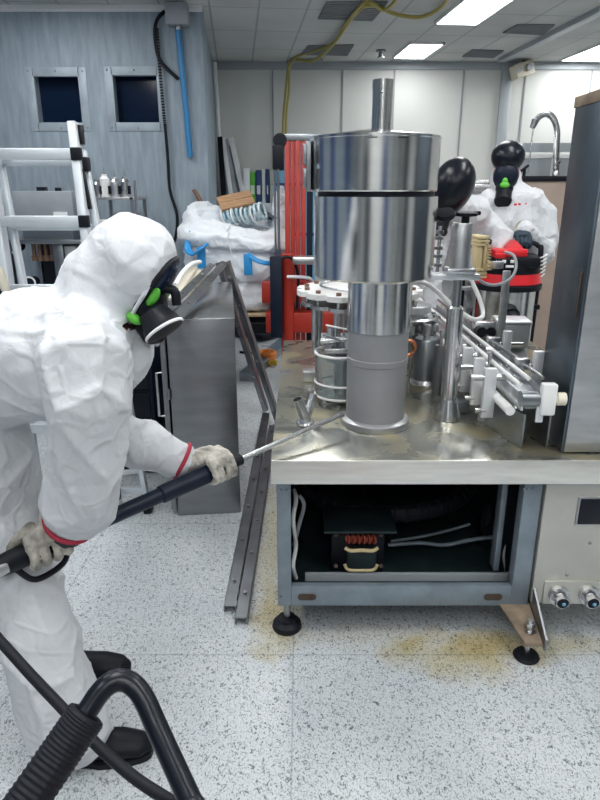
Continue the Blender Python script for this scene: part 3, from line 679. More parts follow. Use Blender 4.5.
# bracket at the right foot
q0 = at(520, 600, FY).x
fb = atz(526, 657, .0)
part('foot_bracket', G().bb(fb.x-.035, fb.x+.035, fb.y-.05, FY+.05, .085, .095).prism([(fb.x-.075, FY, pz0), (fb.x+.03, FY, pz0), (fb.x+.03, fb.y-.05, .09), (fb.x-.03, fb.y-.05, .09)], (0, .004, .008)), 'rust', m)
part('bracket_plate', G().prism([(fb.x+.032, FY, pz1+.01), (fb.x+.032, FY+.04, pz0), (fb.x+.032, FY, .08), (fb.x+.032, fb.y-.06, .075), (fb.x+.032, fb.y-.06, .12)], (.007, 0, 0)), 'steel_dark', m)
part('foot_screw', G().cyl((fb.x, fb.y, .01), (fb.x, fb.y, .155), .010).cyl((fb.x, fb.y, .096), (fb.x, fb.y, .112), .022, n=6).cyl((fb.x, fb.y, .13), (fb.x, fb.y, .143), .016, n=6), 'steel', m)
part('foot', G().lathe([(.001, 0), (.042, 0), (.045, .006), (.04, .014), (.012, .02), (.001, .02)], (fb.x, fb.y, .001), n=32), 'rubber', m)
for (x, y) in ((TX0+.05, TYB-.1), (TX1-.08, TYB-.1), (TX1-.08, FY+.1)):
    part('foot', G().lathe([(.001, 0), (.05, 0), (.05, .02), (.018, .04), (.018, pz0), (.001, pz0+.01)], (x, y, .001), n=20), 'rubber', m)
# pale panel housing on the right
px0 = xr1_+.006
g = G().bb(px0, TX1-.01, FY-.012, TYB-.3, at(560, 601, FY).z, az, b=.004)
part('side_housing', g, 'machine_panel', m)
part('panel_seam', G().bb(px0, TX1-.01, FY-.014, FY-.0125, az-.012, az-.008), 'steel_dark', m)
c0, c1 = at(577, 524, FY-.02), at(612, 499, FY-.02)
part('window_bezel', G().bb(c0.x-.006, c1.x+.006, FY-.02, FY-.01, c0.z-.006, c1.z+.006, b=.004), 'steel_matte', m)
part('window_pane', G().bb(c0.x, c1.x, FY-.024, FY-.019, c0.z, c1.z, b=.003), 'black_gloss', m)
cp0, cp1 = at(542, 604, FY-.02), at(625, 582, FY-.02)
part('connector_plate', G().bb(cp0.x, cp1.x, FY-.02, FY-.01, cp0.z, cp1.z, b=.002), 'machine_panel', m)
for px in (558, 588):
    c = at(px, 594, FY-.02)
    o = part('connector', G().cyl(c+V((0, .01, 0)), c+V((0, -.02, 0)), .036).cyl(c+V((0, -.02, -.002)), c+V((0, -.034, -.004)), .024).cyl(c+V((0, -.034, -.004)), c+V((0, -.046, -.006)), .027, n=6), 'steel', m)
    part('socket', G().cyl(c+V((0, -.045, -.006)), c+V((0, -.048, -.0065)), .02), 'black', o)
    part('socket', G().sph(c+V((.003, -.048, -.008)), .007, n=8), 'sky_blue', o)
for (a, b) in ((567, 575), (590, 543)): part('rivet', G().sph(at(a, b, FY-.013), .006, n=8), 'steel_dark', m)
# ------------------------------------------------------------------ tall cabinet on the worktop, right
kx, ky0, ky1, kz = .868, 1.935, 2.18, at(573, 98, 2.18).z
t = thing('tall_cabinet', 'tall dark stainless cabinet standing on the worktop at the right', 'cabinet', (kx+.2, 2.05, TZ))
part('body', G().bb(kx, TX1, ky0, ky1, TZ+.001, kz, b=.006), 'cabinet_dark', t)
part('front_panel', G().bb(kx+.008, TX1-.005, ky0-.008, ky0, TZ+.006, kz-.02, b=.003), 'steel_matte', t)
g = G().bb(kx-.004, kx+.002, ky0+.0, ky1, kz-.03, kz+.002, b=.0015)
part('top_edging', g, 'rust', t)
q = at(586, 310, ky0+.04); part('latch', G().bb(kx-.006, kx, ky0+.02, ky0+.028, q.z-.02, q.z+.12, b=.002), 'dark_brown', t)

# ------------------------------------------------------------------ filling column and tank
tx, ty_ = at(374.5, 425, 2.23).x, 2.23
def Z(py, y=ty_): return at(376, py, y).z
t = thing('filling_tank', 'large shiny stainless cylindrical tank on its grey column', 'tank', (tx, ty_, TZ))
zz = [Z(336, ty_-.11), Z(290, ty_-.11)]
part('base_flange', G().lathe([(.10, TZ+.001), (.128, TZ+.001), (.130, TZ+.008), (.126, TZ+.022), (.112, TZ+.03), (.10, TZ+.03)], (tx, ty_, 0), n=64, caps=True), 'steel_matte', t)
zr = Z(366, ty_-.11)
part('column', G().lathe([(.109, TZ+.028), (.109, zr-.014), (.1115, zr-.012), (.1115, zr+.008), (.109, zr+.010), (.109, zz[0])], (tx, ty_, 0), n=64), 'column_gray', t)
g = G()
part('sleeve', G().lathe([(.110, zz[0]), (.1135, zz[0]+.002), (.1135, Z(280)), (.10, Z(280))], (tx, ty_, 0), n=64), 'steel_tank', t)
zt0, zt1, zt2, zt3 = Z(284, ty_-.2), Z(197, ty_-.2), Z(191.5, ty_-.2), Z(133, ty_-.22)
part('lower_drum', G().lathe([(.02, zt0), (.198, zt0), (.205, zt0+.006), (.207, zt1), (.20, zt1+.001), (.02, zt1+.001)], (tx-.027, ty_, 0), n=96), 'steel_tank', t)
part('gap_ring', G().lathe([(.195, zt1), (.195, zt2+.002)], (tx-.027, ty_, 0), n=64), 'black', t)
part('upper_drum', G().lathe([(.02, zt2), (.208, zt2), (.211, zt2+.004), (.213, zt3-.006), (.2145, zt3-.004), (.2145, zt3+.003), (.210, zt3+.004), (.02, zt3+.03)], (tx-.036, ty_, 0), n=96), 'steel_tank', t)
px_ = at(382.5, 100, ty_).x; pr = .0325
part('pipe', G().lathe([(pr, zt3+.0), (pr, Z(90)), (pr+.0015, Z(90)), (pr+.0015, Z(80)), (pr-.006, Z(80)), (pr-.006, Z(84)), (.001, Z(84))], (px_, ty_, 0), n=40), 'steel_tank', t)
part('rivet', G().sph((px_-.006, ty_-pr, Z(94)), .004, n=8), 'steel_dark', t)
# hinge bracket on the left of the upper drum
bx = tx-.036-.216
part('hinge_bracket', G().bb(bx-.012, bx+.006, ty_-.06, ty_-.02, zt2-.0, zt3-.01, b=.002).bb(bx-.02, bx-.008, ty_-.08, ty_+.0, zt2+.01, zt2+.07, b=.002).bb(bx-.02, bx-.008, ty_-.08, ty_+.0, zt3-.08, zt3-.02, b=.002), 'steel_dark', t)
part('slot', G().bb(tx-.077, tx-.052, ty_-.2135, ty_-.209, zt3-.012, zt3-.009), 'black', t)
part('slot', G().bb(tx+.013, tx+.038, ty_-.2135, ty_-.209, zt3-.012, zt3-.009), 'black', t)

# Y-shaped pipe fitting on the worktop
c = atz(305, 424, TZ); t = thing('pipe_fitting', 'small steel V-shaped double pipe fitting standing on the worktop', 'pipe fitting', c)
part('flange', G().lathe([(.001, .001), (.033, .001), (.036, .006), (.033, .012), (.02, .016), (.001, .016)], c, n=32), 'steel', t)
def pipe(p, q, r, w=.003):
    d = (q-p).normalized(); L = (q-p).length; return G().lathe([(r, 0), (r, L), (r-w, L), (r-w, L*.4), (.001, L*.4)], p, axis=d, n=28)
part('pipe', pipe(c+V((.004, 0, .01)), c+V((-.028, -.02, .105)), .019), 'steel', t); part('pipe', pipe(c+V((0, .005, .01)), c+V((.03, .03, .11)), .018), 'steel', t)

# ------------------------------------------------------------------ star wheel, glass jar and valves behind the tank
sx, sy, szz = .26, 2.78, at(340, 300, 2.6).z
t = thing('star_wheel', 'white scalloped star wheel turret behind the tank', 'star wheel', (sx, sy, TZ))
poly = []
for i in range(14*12):
    a = 2*math.pi*i/(14*12); r = .275-.028*max(0, math.cos(a*14))**2
    poly.append((sx+r*math.cos(a), sy+r*math.sin(a), szz))
part('wheel', G().prism(poly, (0, 0, .022)), 'white_plastic', t)
part('wheel', G().prism([(sx+(p[0]-sx)*.93, sy+(p[1]-sy)*.93, szz-.045) for p in poly], (0, 0, .015)), 'steel', t)
g = G(); g2 = G()
for i in range(14):
    a = 2*math.pi*(i+.5)/14; x, y = sx+.235*math.cos(a), sy+.235*math.sin(a)
    part('bolt', G().cyl((x, y, szz+.022), (x, y, szz+.034), .011, n=8), 'brown', t); part('spacer', G().cyl((x, y, szz-.05), (x, y, szz), .007, n=8), 'steel', t)
part('hub', G().lathe([(.10, TZ+.001), (.10, TZ+.03), (.05, TZ+.05), (.05, szz)], (sx, sy, 0), n=32), 'steel_dark', t)
part('guide_ring', G().torus((sx+.0, sy, szz+.035), .17, .006, n=48), 'steel', t)
for (a, px, py) in ((0, 333, 345), (1, 422, 345)):
    pass
# gripper arms round the turret
for i in range(8):
    a = 2*math.pi*(i+.3)/8; x, y = sx+.2*math.cos(a), sy+.2*math.sin(a)
    part('nozzle', G().cyl((x, y, szz-.20), (x, y, szz-.05), .016, n=14).cyl((x, y, szz-.26), (x, y, szz-.2), .009, n=12), 'steel', t)
jx, jy = at(341, 400, 2.5).x, 2.5
t = thing('glass_jar', 'round clear glass pot standing beside the grey column', 'jar', (jx, jy, TZ))
zj = at(341, 352, jy).z
part('glass', G().lathe([(.001, TZ+.03), (.108, TZ+.03), (.110, TZ+.034), (.110, zj), (.104, zj), (.104, TZ+.038), (.001, TZ+.038)], (jx, jy, 0), n=48), 'clear', t)
part('rim', G().torus((jx, jy, zj), .108, .006, n=48).torus((jx, jy, TZ+.085), .109, .005, n=48).torus((jx, jy, TZ+.03), .107, .006, n=48), 'white_plastic', t)
part('inner_shaft', G().cyl((jx, jy, TZ+.04), (jx, jy, zj+.06), .03).cyl((jx, jy, zj-.03), (jx, jy, zj-.01), .07), 'steel_dark', t)
for i in range(4):
    a = i*math.pi/2+.6; part('leg', G().cyl((jx+.085*math.cos(a), jy+.085*math.sin(a), TZ+.001), (jx+.085*math.cos(a), jy+.085*math.sin(a), TZ+.03), .015, n=12), 'steel', t)
vy = 2.44
t = thing('valve_block', 'cluster of small steel valves and levers on the glass pot', 'valve', (jx, vy, zj))
c = V((jx, jy, zj+.007))
part('valve_body', G().bb(c.x-.075, c.x+.06, jy-.07, jy+.03, zj+.008, zj+.03, b=.004).cyl(c+V((-.05, -.03, .02)), c+V((-.05, -.03, .10)), .016).cyl(c+V((.02, -.04, .02)), c+V((.02, -.04, .085)), .02).cyl(c+V((-.09, -.05, .05)), c+V((.04, -.05, .06)), .012), 'steel', t)
part('lever', G().beam(c+V((-.07, -.05, .115)), c+V((.03, -.08, .10)), .012, .005, b=.002), 'white_plastic', t)
part('lever', G().beam(c+V((-.11, -.06, .02)), c+V((-.03, -.05, .045)), .014, .006, b=.002), 'steel_dark', t)
part('lever', G().beam(c+V((-.08, -.04, .075)), c+V((-.01, -.07, .055)), .012, .008, b=.002), 'steel_dark', t)
part('blue_tap', G().cyl(c+V((.045, -.06, .02)), c+V((.05, -.065, .075)), .017), 'sky_blue', t)
o = solo('tap_block', G().bb(jx-.16, jx-.10, 2.75, 2.82, TZ+.001, TZ+.05, b=.005), 'steel_matte', 'small grey block on the worktop left of the glass pot', 'block')
# ------------------------------------------------------------------ right of the column: cylinders and copper coil
def cylinder_unit(px, py, y, r, top, label, mm='steel_dark', base=True):
    c = at(px, py, y); c.z = TZ
    t = thing('steel_cylinder', label, 'cylinder', c, None); zt = at(px, top, y).z
    part('barrel', G().lathe([(r*.6, .02), (r, .022), (r, zt-TZ-.01), (r*.9, zt-TZ), (.001, zt-TZ)], c, n=32), mm, t)
    if base: part('base_cap', G().lathe([(.001, .001), (r*1.15, .001), (r*1.25, .012), (r*1.1, .03), (r*.6, .04)], c, n=32), 'steel', t)
    part('rod', G().cyl(c+V((0, 0, zt-TZ)), c+V((0, 0, zt-TZ+.06)), r*.3, n=14), 'steel', t)
    return t
cylinder_unit(424, 383, 2.72, .055, 338, 'dark steel cylinder with shiny foot right of the grey column')
cylinder_unit(437, 396, 2.5, .022, 345, 'slim dark steel post left of the chrome pedestal', base=False)
c = at(407, 349, 2.5); t = thing('copper_coil', 'ring of orange copper wire beside the grey column', 'coil', c)
g = G()
for k in range(5): g.torus(c+V((0.004*k, .008*k, 0)), .034-.001*k, .0035, axis=V((.35, -1, .1)), n=28, m=6)
part('wire', g, 'copper', t); part('holder', G().cyl(c+V((.02, .0, -.03)), V((c.x+.02, c.y+.05, TZ)), .006, n=8), 'steel', t)
# turret parts seen above: tray, arms and rods (second turret)
ux, uy = .535, 3.05
t = thing('capping_turret', 'cluster of steel arms and cups of a turret behind the pedestal', 'turret', (ux, uy, TZ))
uz = at(430, 330, uy).z
part('hub', G().lathe([(.09, TZ+.001), (.09, TZ+.05), (.05, TZ+.07), (.05, uz+.06)], (ux, uy, 0), n=32), 'steel_dark', t)
part('tray', G().lathe([(.001, uz+.06), (.14, uz+.06), (.15, uz+.07), (.14, uz+.078), (.001, uz+.078)], (ux, uy, 0), n=48), 'steel', t)
part('dome', G().lathe([(.10, uz+.09), (.12, uz+.10), (.115, uz+.13), (.07, uz+.15), (.001, uz+.155)], (ux-.02, uy-.02, 0), n=48), 'aluminium', t)
for i in range(10):
    a = 2*math.pi*i/10+.2; x, y = ux+.125*math.cos(a), uy+.125*math.sin(a)
    o = part('arm', G().beam((ux+.05*math.cos(a), uy+.05*math.sin(a), uz-.0), (x, y, uz), .024, .016, b=.003).cyl((x, y, uz-.09), (x, y, uz+.085), .011, n=12), 'steel', t)
    part('cup', G().lathe([(.012, 0), (.022, .006), (.022, .04), (.016, .045)], (x, y, uz+.0), n=20), 'aluminium', o)
# ------------------------------------------------------------------ chrome pedestal with head
c = atz(447, 418, TZ); c.z = TZ; hy = c.y
def HZ(py): return at(452, py, hy).z
t = thing('chrome_pedestal', 'chrome pedestal with flared foot and cylindrical head beside the tank', 'pedestal', c)
part('flared_foot', G().lathe([(.001, .001), (.052, .001), (.052, .006), (.032, HZ(398)-TZ), (.001, HZ(398)-TZ)], c, n=48), 'steel_tank', t)
part('tube', G().lathe([(.031, HZ(399)-TZ), (.030, HZ(308)-TZ), (.022, HZ(306)-TZ), (.001, HZ(306)-TZ)], c, n=48), 'steel_tank', t)
part('rod', G().cyl(V((c.x, hy, HZ(308))), V((c.x, hy, HZ(268))), .0165), 'steel_dark', t)
part('bracket_arm', G().bb(c.x-.13, c.x+.07, hy-.035, hy+.035, HZ(279), HZ(273), b=.003), 'aluminium', t)
part('bracket_arm', G().box((c.x-.0, hy, HZ(270)), (.10, .09, .02), b=.004), 'steel', t)
part('head_cylinder', G().lathe([(.034, HZ(271)), (.036, HZ(268)), (.036, HZ(225)), (.033, HZ(223)), (.001, HZ(223))], (c.x+.0, hy, 0), n=40), 'steel_matte', t)
part('knob', G().lathe([(.014, HZ(223)), (.014, HZ(217)), (.04, HZ(216)), (.042, HZ(213)), (.02, HZ(211)), (.001, HZ(211))], (c.x+.01, hy, 0), n=24).beam((c.x-.05, hy-.01, HZ(214)), (c.x+.06, hy, HZ(213)), .02, .014, b=.004), 'black', t)
hb = V((c.x-.065, hy-.02, HZ(215))); part('knob', G().lathe([(.001, -.01), (.03, -.008), (.036, 0), (.03, .012), (.001, .016)], hb, axis=V((-.25, -.55, 1)), n=28), 'black', t)
# thin filler rod left of the head
rx = at(438, 260, 2.5).x
t = thing('filler_rod', 'thin threaded steel rod hanging between tank and pedestal head', 'rod', V((rx, 2.5, 1.1)))
part('rod', G().cyl((rx, 2.5, at(0, 278, 2.5).z), (rx, 2.5, at(0, 226, 2.5).z), .007, n=12), 'steel', t)
g = G()
for py in (232, 238, 248, 256, 265): part('nut', G().cyl((rx, 2.5, at(0, py, 2.5).z-.006), (rx, 2.5, at(0, py, 2.5).z+.006), .016, n=8), 'steel_dark', t)
# ------------------------------------------------------------------ conveyor
def C(px, py, y): return at(px, py, y)
nx, fxx, y0, y1 = .765, .745, 1.93, 3.62; cz = at(540, 397, 1.93).z
t = thing('conveyor', 'narrow aluminium conveyor with white guide rails on the worktop', 'conveyor', (.75, 2.7, TZ))
def cx(y): return nx+(fxx-nx)*(y-y0)/(y1-y0)
def bar(dx, dz, w, h, mm, name, ya=y0, yb=y1, b=.002):
    return part(name, G().beam((cx(ya)+dx, ya, cz+dz), (cx(yb)+dx, yb, cz+dz), w, h, b=b), mm, t)
bar(0, -.025, .075, .03, 'steel_dark', 'belt'); bar(-.045, -.02, .008, .055, 'aluminium', 'side_rail'); bar(.045, -.02, .008, .055, 'aluminium', 'side_rail')
part('guide_rail', G().cyl((cx(y0)-.055, y0+.02, cz+.035), (cx(y1)-.055, y1, cz+.035), .008), 'white_plastic', t)
part('guide_rail', G().cyl((cx(y0)-.02, y0+.04, cz+.05), (cx(2.9)-.02, 2.9, cz+.05), .007), 'white_plastic', t)
part('guide_rail', G().cyl((cx(y0)-.075, y0+.02, cz-.055), (cx(y1)-.075, y1, cz-.055), .016), 'white_plastic', t)
part('guide_rail', G().cyl((cx(y0)+.05, y0+.1, cz+.035), (cx(y1)+.05, y1, cz+.035), .007), 'steel', t)
for y in (2.10, 2.24, 2.40, 2.56):
    o = part('bracket', G().bb(cx(y)-.125, cx(y)-.082, y-.012, y+.012, cz-.13, cz+.05, b=.003), 'bright_alu', t)
    part('cross_rod', G().cyl((cx(y)-.17, y, cz+.015), (cx(y)-.02, y, cz+.015), .011, n=14), 'steel', o)
    part('clamp_screw', G().cyl((cx(y)-.145, y-.004, cz-.105), (cx(y)-.11, y-.004, cz-.105), .009, n=8), 'steel', o)
for y in (2.18, 2.52):
    o = part('bracket', G().bb(cx(y)+.07, cx(y)+.105, y-.012, y+.012, cz-.07, cz+.09, b=.003), 'bright_alu', t)
    part('cross_rod', G().cyl((cx(y)-.02, y, cz+.035), (cx(y)+.155, y, cz+.035), .008, n=14), 'steel', o)
    part('clamp', G().box((cx(y)+.03, y, cz+.045), (.05, .035, .04), b=.004), 'steel', o)
part('bearing_block', G().box((cx(y0)+.032, y0-.005, cz-.005), (.048, .034, .105), b=.006), 'white_plastic', t)
o = part('drive_roller', G().cyl((cx(y0)-.05, y0+.012, cz-.01), (cx(y0)+.03, y0+.012, cz-.01), .026), 'steel_dark', t)
part('roller_cap', G().cyl((cx(y0)+.054, y0-.005, cz-.005), (cx(y0)+.064, y0-.005, cz-.005), .016).cyl((cx(y0)+.06, y0-.005, cz-.005), (.852, y0-.005, cz-.005), .021), 'cream', t)
part('tongue', G().bb(cx(y0)+.0, cx(y0)+.024, y0-.008, y0+.0, cz-.085, cz-.03, b=.002), 'bright_alu', t)
for y in (2.6, 3.4):
    part('leg', G().cyl((cx(y)-.02, y, TZ+.001), (cx(y)-.02, y, cz-.04), .02), 'steel_matte', t)
lx = at(480, 420, 2.3)
part('leg', G().cyl((lx.x, 2.25, TZ+.001), (lx.x, 2.25, at(480, 365, 2.25).z), .024), 'column_gray', t)
part('leg_clamp', G().box((lx.x, 2.25, at(480, 366, 2.25).z), (.04, .05, .03), b=.004).cyl((lx.x-.01, 2.22, at(480, 366, 2.25).z), (lx.x-.01, 2.22, at(480, 352, 2.25).z), .007, n=10).cyl((lx.x, 2.25, at(480, 350, 2.25).z), (cx(2.25)-.08, 2.25, at(480, 350, 2.25).z), .010), 'steel', t)
# guard plates under the conveyor end
def plate(x0, ya, x1, yb, z0, z1): return G().prism([(x0, ya, z0), (x1, yb, z0), (x1, yb, z1), (x0, ya, z1)], (.006, 0, 0))
part('guard_plate', plate(.745, 1.97, .69, 2.20, TZ+.002, cz-.075), 'steel_dark', t)
part('guard_plate', plate(.835, 1.98, .80, 2.2, TZ+.002, cz-.04), 'steel_dark', t)
# long steel channel right of pedestal on table
solo('steel_block', G().bb(.585, .655, 2.32, 2.42, TZ+.001, TZ+.05, b=.004), 'steel_dark', 'small dark steel block on the worktop right of the chrome pedestal', 'block')
# motor and gearbox behind
gx, gy = at(507, 335, 2.75).x, 2.75
t = thing('gear_motor', 'grey motor box mounted behind the conveyor', 'motor', (gx, gy, TZ))
a, b = at(494, 345, gy), at(527, 321, gy)
part('terminal_box', G().box(((a.x+b.x)/2, gy, (a.z+b.z)/2), (b.x-a.x, .14, b.z-a.z), rot=Matrix.Rotation(-.12, 3, 'Z'), b=.006), 'motor_gray', t)
part('terminal_lid', G().box(((a.x+b.x)/2, gy, b.z+.004), (b.x-a.x+.01, .15, .014), rot=Matrix.Rotation(-.12, 3, 'Z'), b=.004), 'aluminium', t)
part('motor_body', G().cyl((gx-.06, gy+.03, a.z-.06), (gx+.09, gy+.0, a.z-.06), .065), 'motor_gray', t)
part('mount', G().bb(gx-.06, gx+.06, gy-.05, gy+.06, TZ+.001, a.z-.10, b=.004), 'steel_matte', t)
for px in (481, 490):
    c = at(px, 332, gy-.03); part('hose_port', G().cyl(c+V((0, .04, 0)), c+V((-.005, -.03, .005)), .022), 'black', t)
part('port_block', G().box(at(486, 331, gy+.03), (.12, .06, .09), b=.004), 'steel', t)
# upright bar with slot holding the ribbed block
ux0, uyy = at(497, 300, 2.75).x, 2.75
t = thing('sensor_stand', 'upright grey bar holding a sensor above the conveyor', 'stand', (ux0, uyy, TZ))
part('bar', G().bb(ux0-.016, ux0+.016, uyy-.10, uyy-.088, at(0, 345, uyy).z, at(0, 268, uyy).z, b=.002), 'steel_matte', t)
part('foot', G().bb(ux0-.03, ux0+.03, uyy-.13, uyy-.07, at(0, 349, uyy).z, at(0, 345, uyy).z, b=.002).cyl((ux0-.02, uyy-.1, TZ+.001), (ux0-.02, uyy-.1, at(0, 348, uyy).z), .012), 'steel_matte', t)
sc = at(499, 262, uyy-.1); part('sensor_head', G().box(sc+V((-.005, 0, -.012)), (.045, .03, .03), b=.005), 'steel_matte', t)
part('sensor_nozzle', G().cyl(sc+V((-.03, 0, -.015)), sc+V((-.09, -.01, -.015)), .018), 'pale_wood', t)
p0, p1 = at(473, 278, 2.6), at(487, 235, 2.6)
t = thing('ribbed_block', 'cream ribbed plastic block hanging beside the pedestal head', 'block', ((p0.x+p1.x)/2, 2.62, p0.z))
w = p1.x-p0.x; h = p1.z-p0.z
part('core', G().bb(p0.x, p0.x+w*.62, 2.58, 2.66, p0.z, p1.z, b=.004), 'ribbed_cream', t)
part('back_plate', G().bb(p0.x+w*.70, p1.x, 2.57, 2.67, p0.z+h*.16, p1.z-h*.16, b=.003), 'ribbed_cream', t)
g = G()
for k in range(3):
    for z in (p0.z+.008+k*.014, p1.z-.008-k*.014): g.bb(p0.x-.004, p1.x+.006, 2.57, 2.675, z-.005, z+.005, b=.002)
for k in range(9): g.bb(p0.x+w*.9, p1.x+.012, 2.56, 2.66, p0.z+h*(.22+k*.065), p0.z+h*(.245+k*.065))
part('rib', g, 'ribbed_cream', t); part('hanger', G().cyl((p0.x+.01, 2.62, p0.z-.04), (p0.x+.01, 2.62, p0.z), .008).bb(p0.x-.06, p0.x+.02, 2.6, 2.64, p0.z-.05, p0.z-.038), 'steel', t)
# air hoses
solo('air_hose', G().tube([at(413, 283, 2.4), at(425, 283, 2.35), at(440, 294, 2.3), at(455, 308, 2.28), at(470, 318, 2.3), at(479, 319, 2.35), at(483, 314, 2.4), at(480, 300, 2.45), at(473, 284, 2.5), at(467, 272, 2.5)], .0085, n=10), 'white_plastic', 'white air hose looping in front of the pedestal rod', 'hose')
solo('air_hose', G().tube([at(469, 238, 2.3), at(469, 252, 2.28), at(472, 270, 2.26), at(482, 282, 2.3), at(496, 285, 2.4), at(510, 279, 2.5), at(516, 268, 2.55), at(514, 256, 2.6), at(505, 252, 2.64)], .006, n=10), 'box_gray', 'thin grey air hose looping from pedestal head past the ribbed block', 'hose')
# ------------------------------------------------------------------ stainless cabinet behind the worker, with leaning frames
KY0, KY1 = 2.85, 4.05
kx0, kx1 = -.645, -.30; KZ = at(200, 319, KY0).z
t = thing('stainless_cabinet', 'low grey stainless cabinet standing behind the hooded worker', 'cabinet', (kx1, KY0, 0)); KT = t
part('body', G().bb(kx0+.035, kx1, KY0, KY1, .001, KZ, b=.004), 'cabinet_steel', t)
part('top_sheet', G().bb(kx0+.03, kx1+.002, KY0-.004, KY1, KZ+.0005, KZ+.006, b=.002), 'steel', t)
part('door', G().bb(kx0-.0, kx0+.026, KY0+.01, KY1-.02, .03, KZ-.02, b=.004), 'cabinet_steel', t)
for z in (.25, .62): part('hinge', G().cyl((kx0+.03, KY0-.004, z), (kx0+.03, KY0-.004, z+.05), .010, n=12), 'steel_dark', t)
part('handle', G().tube([(kx0-.005, KY0+.1, .5), (kx0-.035, KY0+.1, .5), (kx0-.035, KY0+.1, .72), (kx0-.005, KY0+.1, .72)], .007, n=8, smooth=False), 'steel', t)
KT.rotation_euler.z = math.radians(6.5)
# dark bin left of it
t = thing('dark_cabinet', 'dark blue-black cabinet to the left of the stainless cabinet', 'cabinet', (-.85, 3.6, 0))
part('body', G().bb(-1.17, kx0-.16, 3.3, 4.0, .02, .78, b=.01), 'navy', t); part('drawer', G().bb(-1.15, kx0-.18, 3.285, 3.3, .30, .50, b=.006), 'black_gloss', t); part('drawer', G().bb(-1.15, kx0-.18, 3.285, 3.3, .52, .75, b=.006), 'black_gloss', t); part('drawer', G().bb(-1.15, kx0-.18, 3.285, 3.3, .05, .28, b=.006), 'black_gloss', t)
solo('grey_tray', G().bb(-1.17, kx0-.15, 3.25, 3.98, .781, .80, b=.003).bb(-1.17, kx0-.15, 3.25, 3.265, .80, .87, b=.003).bb(kx0-.165, kx0-.15, 3.265, 3.98, .80, .87, b=.003), 'steel_matte', 'flat grey metal tray lying on the dark cabinet behind the worker', 'tray')
def angle_bar(p, q, w=.045, th=.005, up=V((0, 0, 1))):
    p, q = V(p), V(q); d = (q-p).normalized(); x = up.cross(d).normalized(); y = d.cross(x)
    g = G(); g.beam(p, q, w, th, up=up); g.beam(p+x*(w/2-th/2)+y*(-w/2+th/2), q+x*(w/2-th/2)+y*(-w/2+th/2), th, w, up=up); return g, x, y
def bolts(o, p, q, n, off, r=.007, h=.01):
    p, q = V(p), V(q)
    if off.dot(cam.location-p) < 0: off = -off
    for i in range(n):
        c = p.lerp(q, (i+.5)/n)+off*.001; part('bolt', G().cyl(c, c+off*h, r, n=8), 'steel', o)
def frame(label, loc, bars):
    t = thing('angle_frame', label, 'frame', loc, 'leaning steel angle frames')
    for (p, q, up, n, w) in bars:
        g, x, y = angle_bar(p, q, w, .005, up); o = part('bar', g, 'steel_dark', t); bolts(o, p, q, n, y)
    return t
A1 = at(225, 262, 4.06); B1 = at(276, 424, 4.15); L1 = atz(152, 345, KZ+.03)
B1 = atz(278, 424, .004); B1 = A1+(B1-A1)*1.0
frame('inverted V of steel angle bars with nearer apex on the cabinet', (L1.x, L1.y, L1.z), [(A1, B1, V((-.5, -1, .2)), 6, .038), (L1, A1, V((.3, -.2, 1)), 7, .045)])
A2 = at(213, 264, 4.22); L2 = atz(146, 330, KZ+.03); B2 = atz(265, 411, .02)
M2 = A2.lerp(B2, .02)
frame('second steel angle frame, behind the first, its apex further left', (L2.x, L2.y, L2.z), [(A2+V((0.02, .08, 0)), B2, V((-.5, -1, .2)), 6, .036), (L2, A2, V((.3, -.2, 1)), 6, .04)])
# two long perforated rails on the floor
for (l, p, q, n, w) in (('long perforated steel rail on the floor, left of the pair', atz(230, 606, .03), atz(266, 413, .03), 7, .05),
                   ('long perforated steel rail on the floor, right one nearer the machine', atz(241, 618, .03), atz(273, 425, .03), 7, .05)):
    t = thing('floor_rail', l, 'rail', (p.x, p.y, 0), 'perforated rails on the floor')
    g = G(); d = (q-p).normalized(); x = V((d.y, -d.x, 0)); g.beam(p, q, w, .004); g.beam(p+x*(w/2-.002)-V((0, 0, .013)), q+x*(w/2-.002)-V((0, 0, .013)), .004, .03); g.beam(p-x*(w/2-.002)-V((0, 0, .013)), q-x*(w/2-.002)-V((0, 0, .013)), .004, .03)
    o = part('channel', g, 'steel_dark', t); bolts(o, p, q, n, V((0, 0, 1)), .008, .012)
# cream strips on the cabinet top
for k, (a, b, l) in enumerate((((173, 300), (193, 268), 'cream plastic strip leaning by the mask, leftmost of the bundle'), ((178, 303), (199, 272), 'cream plastic strip second from the left in the bundle'), ((172, 309), (187, 289), 'short cream plastic block in front of the strips'), ((184, 306), (208, 277), 'cream plastic strip, rightmost of the bundle by the frames'))):
    p, q = at(*a, 3.5+.02*k), at(*b, 3.95+.03*k)
    solo('cream_strip', G().beam(p, q, .055, .03, b=.006), 'cream', l, 'strip', 'cream strips on the cabinet')
p, q = at(178, 312, 3.45), at(205, 268, 4.0)
solo('white_tube', G().tube([at(175, 285, 3.6), at(183, 272, 3.75), at(192, 264, 3.9), at(200, 262, 4.0)], .014), 'white', 'white flexible tube bending over the cream strips', 'tube')
# ------------------------------------------------------------------ ladder
lt, lf = at(73, 122, 2.95), atz(119, 520, 0)
t = thing('step_ladder', 'aluminium multi-position ladder standing behind the worker', 'ladder', (lf.x, lf.y, 0))
wv = V((-.38, .0, 0))
def stile(p, q, w=.06, d=.036, name='stile', mm='ladder_alu'): return part(name, G().beam(p, q, d, w, up=V((0, 1, 0)), b=.004), mm, t)
stile(lt, lf); stile(lt+wv, lf+wv)
